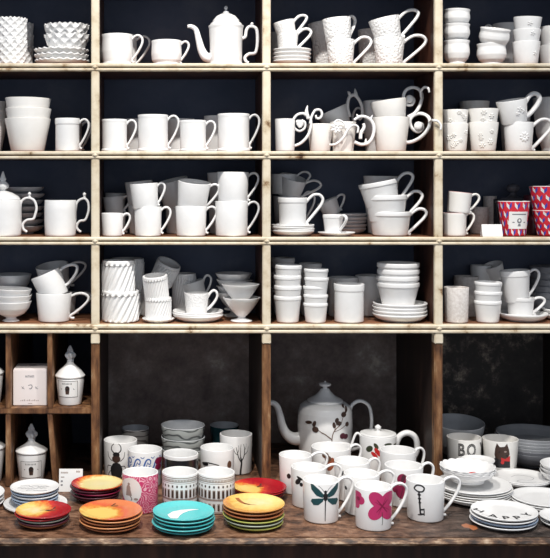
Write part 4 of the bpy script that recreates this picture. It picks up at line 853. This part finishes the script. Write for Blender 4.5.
motif(o, it, ('paperwhite', 'taupe', 'darkbrown'), 'oval_medallion', label='cream oval medallion with small standing figure')
def facade(o, cx):
    R, rb, H = G[o.name]; it = []; W_ = R * PI / 1.0
    bd = lambda v0, v1: [('quad', (-W_ + q * W_ / 32, v0), (-W_ + (q + 1) * W_ / 32, v0), (-W_ + (q + 1) * W_ / 32, v1), (-W_ + q * W_ / 32, v1)) for q in range(64)]
    it += [(0, 0, bd(H * .83, H * .90)), (0, 0, bd(H * .925, H * .945)), (0, 0, bd(H * .35, H * .40)), (0, 0, bd(H * .79, H * .80)), (0, 0, bd(H * .02, H * .07))]
    for q in range(-11, 11):
        u = q * .0098 + .003
        it.append((1, 1, rect(u - .0017, u + .0017, H * .69, H * .745)))
        it.append((0, 1, rect(u - .0030, u + .0030, H * .42, H * .63))); it.append((1, 2, rect(u - .0020, u + .0020, H * .42, H * .58))); it.append((1, 2, ell(u, H * .58, .002, .0022, 0, 10)))
        it.append((0, 1, rect(u - .0026, u + .0026, H * .10, H * .28))); it.append((1, 2, rect(u - .0017, u + .0017, H * .10, H * .25)))
    for q in range(-34, 34): it.append((2, 2, rect(q * .0032, q * .0032 + .0014, H * .845, H * .895)))
    motif(o, it, ('taupe', 'darkbrown', 'paperwhite'), 'printed_facade', label='brown printed palace front with rows of windows')
facade(tumbler('palace facade tumbler, left of the two behind the turquoise plates', 180, 36, 472.5, -.150), 180)
facade(tumbler('palace facade tumbler, right of the two beside the yellow plates', 216.3, 37, 471, -.152), 216)
o = tumbler('white tumbler with black stag beetle behind the dark pie plates', 120.5, 33.5, 439, .122)
it = [(0, 0, cs(o, [(111, 474), (110.5, 468), (113, 463.5), (116, 462), (120, 463.5), (122.5, 468), (122, 474), (119, 482), (114, 482)])), (1, 1, cs(o, ell(116.3, 458.8, 4.2, 3.8))), (0, 1, cs(o, ell(116.3, 454.5, 3.4, 2.6)))]
for sg_ in (-1, 1):
    it.append((0, 0, stroke(cs(o, [(116.3 + sg_ * 2, 453), (116.3 + sg_ * 4.6, 450), (116.3 + sg_ * 4.4, 446), (116.3 + sg_ * 2.2, 443.5)]), .003, .0014)))
    it.append((0, 0, stroke(cs(o, [(116.3 + sg_ * 4, 461), (116.3 + sg_ * 7.5, 457.5), (116.3 + sg_ * 8.5, 452)]), .0018, .001)))
    it.append((0, 0, stroke(cs(o, [(116.3 + sg_ * 5, 466), (116.3 + sg_ * 8.6, 466.5), (116.3 + sg_ * 9.5, 473)]), .0018, .001)))
    it.append((0, 0, stroke(cs(o, [(116.3 + sg_ * 5, 470), (116.3 + sg_ * 8, 475), (116.3 + sg_ * 8, 480)]), .0018, .001)))
motif(o, it, ('ink', 'darkbrown'), label='printed black stag beetle')
o = tumbler('white tumbler with blue wave scrolls behind the pink tumbler', 144.8, 34.5, 448, .035)
R, rb, H = G[o.name]; it = []
for q in range(-4, 4):
    u = q * .0245 + .004
    it += [(0, 0, stroke([(u - .012, H * .52), (u - .006, H * .60), (u - .001, H * .76), (u + .005, H * .82), (u + .0105, H * .77), (u + .009, H * .68), (u + .004, H * .70)], .0042, .0020)),
           (0, 0, stroke([(u - .004, H * .52), (u + .0, H * .62), (u + .004, H * .74)], .0022, .0012)), (0, 0, stroke([(u + .001, H * .52), (u + .006, H * .60), (u + .0115, H * .64)], .003, .0016)), (0, 0, stroke([(u - .013, H * .88), (u - .008, H * .84), (u - .004, H * .89)], .0018, .0014)),
           (0, 0, stroke([(u - .01, H * .30), (u - .004, H * .42), (u + .006, H * .44), (u + .008, H * .34)], .004, .002))]
it += [(1, 2, cs(o, ell(158.5, 462, 3.5, 3.5))), (1, 2, cs(o, ell(158, 468, 3, 3)))]
motif(o, it, ('blueink', 'darkpink'), 'printed_waves', label='blue printed wave scrolls')
tumbler('black tumbler with white rim between the two palace tumblers and bowls', 180.8, 35, 452.5, -.002, 'white', None, band=(.06, .90, 'blackglaze'))
o = tumbler('white tumbler with brown animal print behind the right palace tumbler', 217.3, 34, 446.5, .050)
motif(o, [(0, 0, stroke(cs(o, [(203, 466), (206, 463.5), (212, 463.5), (219, 465)]), .003, .002)), (0, 0, cs(o, ell(205.5, 465, 3, 1.8))), (0, 1, stroke(cs(o, [(204, 467), (205, 465), (205, 470)]), .0018)), (1, 0, cs(o, ell(229.5, 465.5, 2.2, 4)))], ('ink', 'brownink'), label='dark animal print')
o = tumbler('tall white tumbler with bare black tree beside the central post', 236, 32.5, 437.5, .139, h=.0915)
it = []
for pts, a, b in (([(240, 484), (240.5, 472), (241.5, 462), (240.5, 457)], .0055, .003), ([(241, 462), (238.5, 457), (237, 451), (236, 447)], .0026, .001), ([(238, 455), (234.8, 452), (233.5, 447)], .0016, .0008), ([(241.5, 461), (244, 456), (244.5, 449), (243.5, 444)], .0026, .001), ([(244.2, 455), (247.5, 452), (248.5, 447)], .0018, .0008), ([(240.5, 458), (240.5, 450), (241, 444)], .002, .0008), ([(244.2, 451), (246, 447), (246, 443.5)], .0012, .0007), ([(237.5, 453), (238.8, 449), (238.5, 445)], .0012, .0007)):
    it.append((0, 0, stroke(cs(o, pts), a, b)))
motif(o, it, ('ink',), 'printed_tree', label='bare black branching tree print')
cup('dim beaker with grey scale print at the back behind the beetle tumbler', 135.3, 28, 427.5, 'K', .26, 'beaker', 'beaker', None, .86, 'plain', None, m='scaledim', inner='greyglaze')
stack('grey scale patterned bowl, {p} of the tall nest behind the black tumbler', 183, 44, 424.5, 'K', .16, 3, 'deepbowl', 'scale_bowl', 'bowl', 'grey scale patterned bowls', 21, tb=.7, ms=('scalegrey',), inner='greyglaze')
cup('dark petrol bowl with pale inside at the back behind the tree tumbler', 224.3, 29, 424.5, 'K', .28, 'petrol_bowl', 'bowl', None, .8, 'plain', None, m='petrol', inner='greyglaze')
# ================================================================ COUNTER: THIRD BAY
tp = pot('teapot', 'large white teapot with brown flowering branch at the back of the counter', 325, .2, 'K', 26,
    [(325, 464), (347, 464), (348, 463), (351, 450), (352.3, 425), (351.7, 411), (350, 405.5), (346, 402.5), (340, 401), (325, 400.5)],
    [(325, 400.7), (343, 401.4), (342.6, 399.6), (339.5, 398), (335, 395.5), (331, 391.5), (329, 388.5), (325, 388.2)],
    [(325, 388.8), (327.5, 388.6), (327.2, 386.8), (331, 385.2), (331.2, 383.6), (328.5, 382.6), (326, 382.2), (325.8, 381), (325, 380.7)],
    [(303, 438), (294, 438.5), (286.5, 434), (282, 425), (279.5, 414), (277, 406.5), (273, 403), (269.5, 403)],
    [(350, 410), (352, 405), (357, 401.5), (363, 401.5), (368.5, 405.5), (371, 413), (371.5, 425), (369, 437), (362, 446), (351, 450)], sr=[.017, .0155, .0125, .0105, .009, .008, .0068, .0062], hr=.0052)
G[tp.name] = (26.5 * SC(.2), 26.5 * SC(.2), .15)
it = []
for pts, a in (([(332, 449), (331.5, 438), (334, 430), (341, 424)], .002), ([(331.5, 439), (325, 434), (321, 432)], .0022), ([(321, 432), (316, 428), (312, 424)], .0014), ([(334, 430), (335.5, 425), (337, 420)], .0014), ([(341, 424), (343, 418), (346, 412), (346, 408)], .0016), ([(334, 431), (340, 429), (347, 425)], .0012)): it.append((0, 0, stroke(cs(tp, pts), a)))
for x, y, a, b, r in ((309.5, 423.3, 3, 1.6, -.2), (314.5, 424, 1.6, 3.2, .3), (315.5, 429.5, 3, 3, 0), (336.5, 420, 2, 2.6, .3), (338.5, 423, 3, 2.2, .2), (333.5, 424.5, 1.6, 3, -.1), (344, 415, 2.8, 2.6, 0), (347.5, 411, 1.4, 3, .4), (345, 407.5, 1.4, 1.8, 0), (347.5, 425, 2, 2.4, 0), (342.5, 436, 3, 3, 0), (346, 437, 2.6, 2.6, 0)): it.append((1 if y < 430 else 2, 1, cs(tp, ell(x, y, a, b, r))))
tbp = [(PZ(y, .2) - SZ['K'], (x - 325) * SC(.2)) for x, y in ((348, 463), (351, 450), (352.3, 425), (351.7, 411), (350, 405.5), (346, 402.5))]
def teapot_r(z):
    for (za, ra), (zb, rb_) in zip(tbp, tbp[1:]):
        if z <= zb: return ra + (rb_ - ra) * max(0, z - za) / (zb - za) + .0004
    return tbp[-1][1]
RFUN[tp.name] = teapot_r
motif(tp, it, ('brownink', 'darkbrown', 'plumdark'), 'printed_branch', label='dark brown flowering branch print')
o = cup('squat white teapot with flat lid and cherry print behind the mugs', 378, 37, 434, 'K', .115, 'small_teapot', 'pot', None, .93, 'plain', None, t=.003); o = as_root(o); R, rb, H = G[o.name]
ld = link('lid', lathe('lid', [(0, 0), (R * .97, 0), (R * .97, .003), (R * .8, .0045), (R * .72, .004), (R * .3, .007), (0, .0085)], ('white',), 40), o, (0, 0, H))
link('knob', lathe('knob', [(0, 0), (.005, 0), (.004, .003), (.0075, .007), (.0075, .010), (.004, .013), (.0018, .0145), (0, .015)], ('white',), 20, fr=.0006), ld, (0, 0, .008))
pxsweep(o, 'handle', [(394, 450), (396.5, 443), (400, 436), (407, 433), (414, 436), (417, 443), (416.5, 452), (411, 460), (400, 464), (393, 464)], .115, .0075)
link('thumb_rest', lathe('thumb_rest', [(0, 0), (.004, 0), (.002, .005), (0, .006)], ('white',), 12, fr=0), o, (PX(411, .115) - o.location.x, 0, PZ(433.5, .115) - o.location.z))
motif(o, [(0, 0, stroke(cs(o, [(373, 456), (377, 449), (374, 443)]), .0014)), (1, 0, cs(o, ell(370, 449.5, 2.6, 3.6, .6))), (1, 0, cs(o, ell(376, 446, 1.8, 3.2, -.6))), (2, 1, cs(o, ell(377.5, 452, 2, 5, -.6))), (2, 1, cs(o, ell(374.5, 455, 1.8, 4, -.8))), (1, 0, cs(o, ell(388, 444.5, 4, 1.5))), (1, 0, cs(o, ell(396, 446, 2, 1.2)))], ('brownink', 'leafink', 'redink'), label='red cherries and dark leaves print')
mgp = 'printed mugs with looped handles'
def pmug(label, cx, w, Y, ext, h=.0837, tb=.93, hz=8):
    top = CY + (EYE - SZ['K'] - h) * F / (D + Y)
    return cup(label, cx, w, top, 'K', Y, 'printed_mug', 'mug', mgp, tb, 'plain', 'mug', ext, hz=hz, hr=.0037)
o = pmug('white mug with dragonfly print at the front left of the mug group', 321, 36.6, -.217, 14.5)
it = []
for sg_ in (-1, 1):
    wing = [(325.3 + sg_ * 1.5, 494.5), (325.3 + sg_ * 6, 489.5), (325.3 + sg_ * 12, 484.5), (325.3 + sg_ * 14.3, 484.5), (325.3 + sg_ * 13.5, 490), (325.3 + sg_ * 9, 495.5), (325.3 + sg_ * 3, 497.5)]
    w2 = [(325.3 + sg_ * 1.5, 498), (325.3 + sg_ * 7, 498.3), (325.3 + sg_ * 13, 499.5), (325.3 + sg_ * 14, 502), (325.3 + sg_ * 11.5, 505.5), (325.3 + sg_ * 7, 505), (325.3 + sg_ * 2.5, 501)]
    it += [(0, 0, cs(o, wing if sg_ > 0 else wing[::-1])), (0, 0, cs(o, w2 if sg_ > 0 else w2[::-1])), (1, 0, stroke(cs(o, [(325.3 + sg_ * 1, 492), (325.3 + sg_ * 4, 488), (325.3 + sg_ * 7, 485.5)]), .0009, .0006))]
it += [(1, 1, cs(o, ell(325.3, 496.5, 2.3, 4.2))), (1, 1, cs(o, ell(325.3, 491.5, 1.5, 1.5))), (1, 1, stroke(cs(o, [(325.3, 499), (325.1, 510), (325, 521)]), .0026, .0014))]
motif(o, it, ('teal', 'ink'), 'printed_dragonfly', label='dark teal dragonfly print')
o = pmug('white mug half hidden behind the dragonfly mug, black wing print at its middle', 308.5, 35, -.121, 16)
motif(o, [(0, 0, cs(o, ell(300, 479, 3, 1.2, .5))), (0, 0, cs(o, ell(298.5, 482.5, 2, 3.6, .5))), (0, 0, cs(o, ell(301.5, 485, 1.6, 2, 0)))], ('ink',), label='black butterfly wing print')
o = pmug('white mug at back left of the mug group with a black spot', 295.5, 33, -.022, 16)
motif(o, [(0, 0, cs(o, ell(289, 476.5, 1.9, 2.6)))], ('ink',), label='small black printed spot')
o = pmug('wide white mug with brown bird in front of the large teapot', 331, 39.5, .048, 11.5, h=.0835, tb=.9)
motif(o, [(0, 0, cs(o, ell(325.5, 455.5, 3.2, 3))), (1, 0, cs(o, ell(330.5, 464, 3.6, 7, .3))), (0, 1, cs(o, ell(328, 459, 3, 3.5, .4)))], ('brownink', 'robin'), label='brown bird print')
o = pmug('white mug with small dark print behind the pink flower mugs, centre of group', 352, 35.5, -.073, 11)
motif(o, [(0, 0, cs(o, ell(343, 474, 1.2, 2.4, .4)))], ('ink',), label='small dark print')
o = pmug('white mug directly behind the pink flower mug, its front mostly hidden', 361.5, 35.5, -.171, 16)
motif(o, [(0, 0, cs(o, ell(347.6, 491, .9, 1.8)))], ('ink',), label='small dark print')
def blossom(o, cx, cy, r, n=4, a0=.8, mats=('pink', 'darkpink', 'leafink'), stem=None):
    it = []
    for q in range(n):
        a = a0 + 2 * PI * q / n; px, py = cx + r * .55 * math.cos(a), cy + r * .62 * math.sin(a)
        it.append((0, 0, cs(o, ell(px, py, r * .62, r * .46, a)))); it.append((1, 1, stroke(cs(o, [(cx, cy), (px, py)]), .0034, .0010)))
        it.append((1, 1, stroke(cs(o, [(cx, cy), (px + r * .2 * math.sin(a), py - r * .2 * math.cos(a))]), .0014, .0006)))
    if stem: it.append((2, 2, stroke(cs(o, stem), .0010)))
    return it, mats
o = pmug('white mug with large pink flower, foremost of the mug group', 373.3, 37.5, -.262, 16)
it, ms = blossom(o, 382, 506, 14.5, 4, -.75, stem=[(382, 512), (382.5, 521), (382, 525)])
it += [(0, 0, cs(o, ell(359.5, 497, 3, 3.4))), (0, 0, cs(o, ell(361.3, 502, 3.8, 4.5))), (0, 0, cs(o, ell(358.7, 507.5, 2.2, 4))), (1, 2, cs(o, ell(360, 501, 1.2, 2)))]
motif(o, it, ms, 'printed_flower', label='magenta flower print')
o = pmug('plain white mug at back right in front of the squat teapot', 398, 36, .018, 9.5)
o = pmug('white mug with pale pink petals behind the key mug', 403.8, 38, -.109, 12)
it = [(0, 0, cs(o, ell(402, 479, 4.5, 5.5, .3))), (0, 0, cs(o, ell(401.5, 492, 5.5, 7, -.2))), (1, 1, cs(o, ell(403, 478, 1.8, 4, .3))), (1, 1, stroke(cs(o, [(400, 500), (402, 492), (403, 486)]), .002, .001)), (0, 0, cs(o, ell(396.5, 489, 3, 4.5, .3)))]
motif(o, it, ('darkpink', 'plumdark'), 'printed_flower', label='dusky pink petals print')
o = pmug('white mug with black key print at the front right of the group', 425.3, 38, -.208, 17, h=.0815)
it = [(0, 0, stroke(cs(o, [(415.5, 488.5), (417.5, 485.8), (421.5, 485.8), (424, 488), (422.5, 491.5), (418.5, 492), (415.6, 490), (415.5, 488.5)]), .003)), (0, 0, stroke(cs(o, [(419.3, 492), (420, 503), (420.8, 515)]), .0034)),
      (0, 1, cs(o, ell(419.6, 495, 1.6, 1.0))), (0, 1, cs(o, ell(419.9, 499, 1.5, .9))), (0, 1, cs(o, ell(420.2, 503, 1.3, .9))), (0, 1, stroke(cs(o, [(420.6, 510), (424, 509.5)]), .0032)), (0, 1, stroke(cs(o, [(420.8, 514.5), (424.5, 514)]), .0036)), (0, 1, stroke(cs(o, [(424, 508.5), (424.3, 515.5)]), .0018)), (0, 1, stroke(cs(o, [(418.5, 515.5), (422, 515)]), .002))]
motif(o, it, ('ink',), 'printed_key', label='black old fashioned key print')
cup('white mug almost hidden behind the wide bird mug, arched handle above', 341, 20, None, 'K', .110, 'printed_mug', 'mug', mgp, .93, 'plain', 'arch', 12, h=30, hr=.0036)

# ================================================================ COUNTER: RIGHT BAY
o = cup('large dim bowl tipped open behind the lettered mug', 457, 52, None, 466, .27, 'bowl', 'bowl', None, .6, 'deepbowl', None, m='greyglaze', h=31, tx=6)
o.location.z = SZ['K'] + .012
o = as_root(cup('white mug lettered BO behind the scalloped dishes', 464, 34, 436.5, 'K', .135, 'lettered_mug', 'mug', 'printed beakers in the right bay', .92, 'plain', None, m='cream'))
c = conv(o); it = []
for ch, px in (('B', 461.3), ('O', 471.3), ('Y', 483.5)):
    (u0, v0) = c(px, 455.8)
    for p in text_polys(ch, .041, .0012): it.append((0, 0, [(a * .72 + u0, b + v0) for a, b in p]))
    for p in text_polys(ch, .041, -.0016): it.append((1, 2, [(a * .72 + u0, b + v0) for a, b in p]))
motif(o, it, ('ink', 'cream'), 'printed_lettering', label='outlined black capital letters')
o = as_root(cup('white tapered beaker with dark dog and red bow in the right bay', 500.3, 35, 438, 'K', .13, 'dog_beaker', 'beaker', 'printed beakers in the right bay', .86, 'plain', None, m='cream'))
it = [(0, 0, cs(o, [(494, 468), (494.5, 461), (497, 456), (508, 456), (510, 461), (510.5, 468)])), (1, 1, cs(o, [(495.3, 455), (495.7, 449), (497, 443.3), (499.7, 447), (504, 446.5), (506.5, 443.3), (508.5, 449), (509.5, 454), (507, 459), (500, 460), (496, 458)])),
      (2, 2, cs(o, [(501, 457.5), (505, 459), (510, 455.5), (510, 461.5), (505, 461), (501.5, 462)])), (2, 2, cs(o, ell(502.5, 462.5, 1.6, 1.8))), (3, 2, cs(o, ell(505, 451.5, 1.3, .9))), (0, 2, cs(o, ell(506.5, 455.5, 1.2, .9))), (0, 2, cs(o, ell(499.5, 452, .8, .6)))]
motif(o, it, ('ink', 'darkbrown', 'redink', 'taupe'), 'printed_dog', label='dark dog print with red bow')
stack('white plate, {p} of the small pile between lettered mug and dog beaker', 478, 33, 459, 'K', .05, 4, 'plate', 'plate', 'plate', 'plates between lettered mug and dog beaker', 5)
stack('white plate, {p} of the tall pile under the scalloped dishes', 474.5, 74, 483, 'K', -.085, 6, 'plate', 'plate', 'plate', 'plates under the scalloped dishes', 5, jit=1.3, ws=[70, 73, 72, 74, 73, 74], ms=('cream', 'white', 'cream', 'white', 'cream', 'white'))
scp = lambda th, z, o_: 1 + .035 * abs(math.sin(9 * th)) * min(1, z * 1.5)
sd = stack('white scalloped dish, {p} of the pile beside the key mug', 467.5, 53, 466, 480.5, -.085, 3, 'bowl', 'scalloped_dish', 'dish', 'scalloped dishes beside the key mug', 11, tb=.6, rmod=scp, zmod=lambda th, z: .0022 * abs(math.sin(9 * th)) * max(0, z - .5) * 2, seg=108,
           toplabel='white scalloped dish with red mark inside, topmost beside the key mug')
R, rb, H = G[sd[-1].name]
link('printed_motif', decal_mesh('printed_motif', [(0, 0, ell(-.004, -.004, .016, .010)), (0, 0, ell(.012, .004, .008, .006))], lambda u, v, e: (u, v, H * (.18 + .16 * (math.hypot(u, v) / (R * .6)) ** 2) + .003 + e), ('redink',), .003), sd[-1]).rotation_euler.z = -sd[-1].rotation_euler.z
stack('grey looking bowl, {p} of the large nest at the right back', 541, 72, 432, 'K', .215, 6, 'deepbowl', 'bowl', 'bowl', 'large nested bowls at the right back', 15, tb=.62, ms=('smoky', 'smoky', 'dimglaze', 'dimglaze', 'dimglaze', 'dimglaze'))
ol = stack('white plate, {p} of the outlined pile before the large bowls', 522, 55, 476, 'K', .035, 3, 'plate', 'plate', 'plate', 'plates with outline drawing', 5, toplabel='white plate with fine grey outline drawing before the large bowls')
R, rb, H = G[ol[-1].name]
onplate(ol[-1], [(0, 0, stroke([(R * a, R * b) for a, b in ((-.35, .2), (-.1, .42), (.25, .35), (.42, .05), (.2, -.2), (-.1, -.15), (-.3, -.32), (-.1, -.5), (.35, -.42))], .0013))], ('greyink',))
stack('white plate, {p} of the pile at right behind the lettered plates', 543.5, 64, 496, 'K', -.128, 3, 'plate', 'plate', 'plate', 'plates behind the lettered plates', 5)
hp = stack('white plate, {p} of the pile below the lettered plate at front right', 503.5, 65, 509.5, 'K', yk(529.5, 65), 4, 'plate', 'plate', 'plate', 'plates under the lettered plate', 5, ms=('white', 'porcblue', 'white', 'white'), jit=1,
           toplabel='white plate lettered HAPPY on top of the front right pile')
R, rb, H = G[hp[-1].name]; it = []
for ch, x0, y0, rd in (('H', -.74, .12, -40), ('A', -.45, -.32, -22), ('P', -.12, -.50, -6), ('P', .22, -.48, 8), ('Y', .60, -.22, 30)):
    rot = math.radians(rd)
    for p in text_polys(ch, .029, .0006): it.append((0, 0, [(R * x0 + x * math.cos(rot) - (y - .012) * math.sin(rot), R * y0 + x * math.sin(rot) + (y - .012) * math.cos(rot)) for x, y in p]))
onplate(hp[-1], it, ('ink',), 'printed_lettering')
stack('white plate cut by the right edge at the front of counter, {p} of two', 566, 50, 515.5, 'K', -.255, 2, 'plate', 'plate', 'plate', 'plates at the right front edge', 5)
stack('white dish cut by the right edge before the large bowls, {p} of three', 569, 56, 464, 'K', .02, 3, 'bowl', 'dish', 'dish', 'dishes at the right edge', 14, tb=.5)
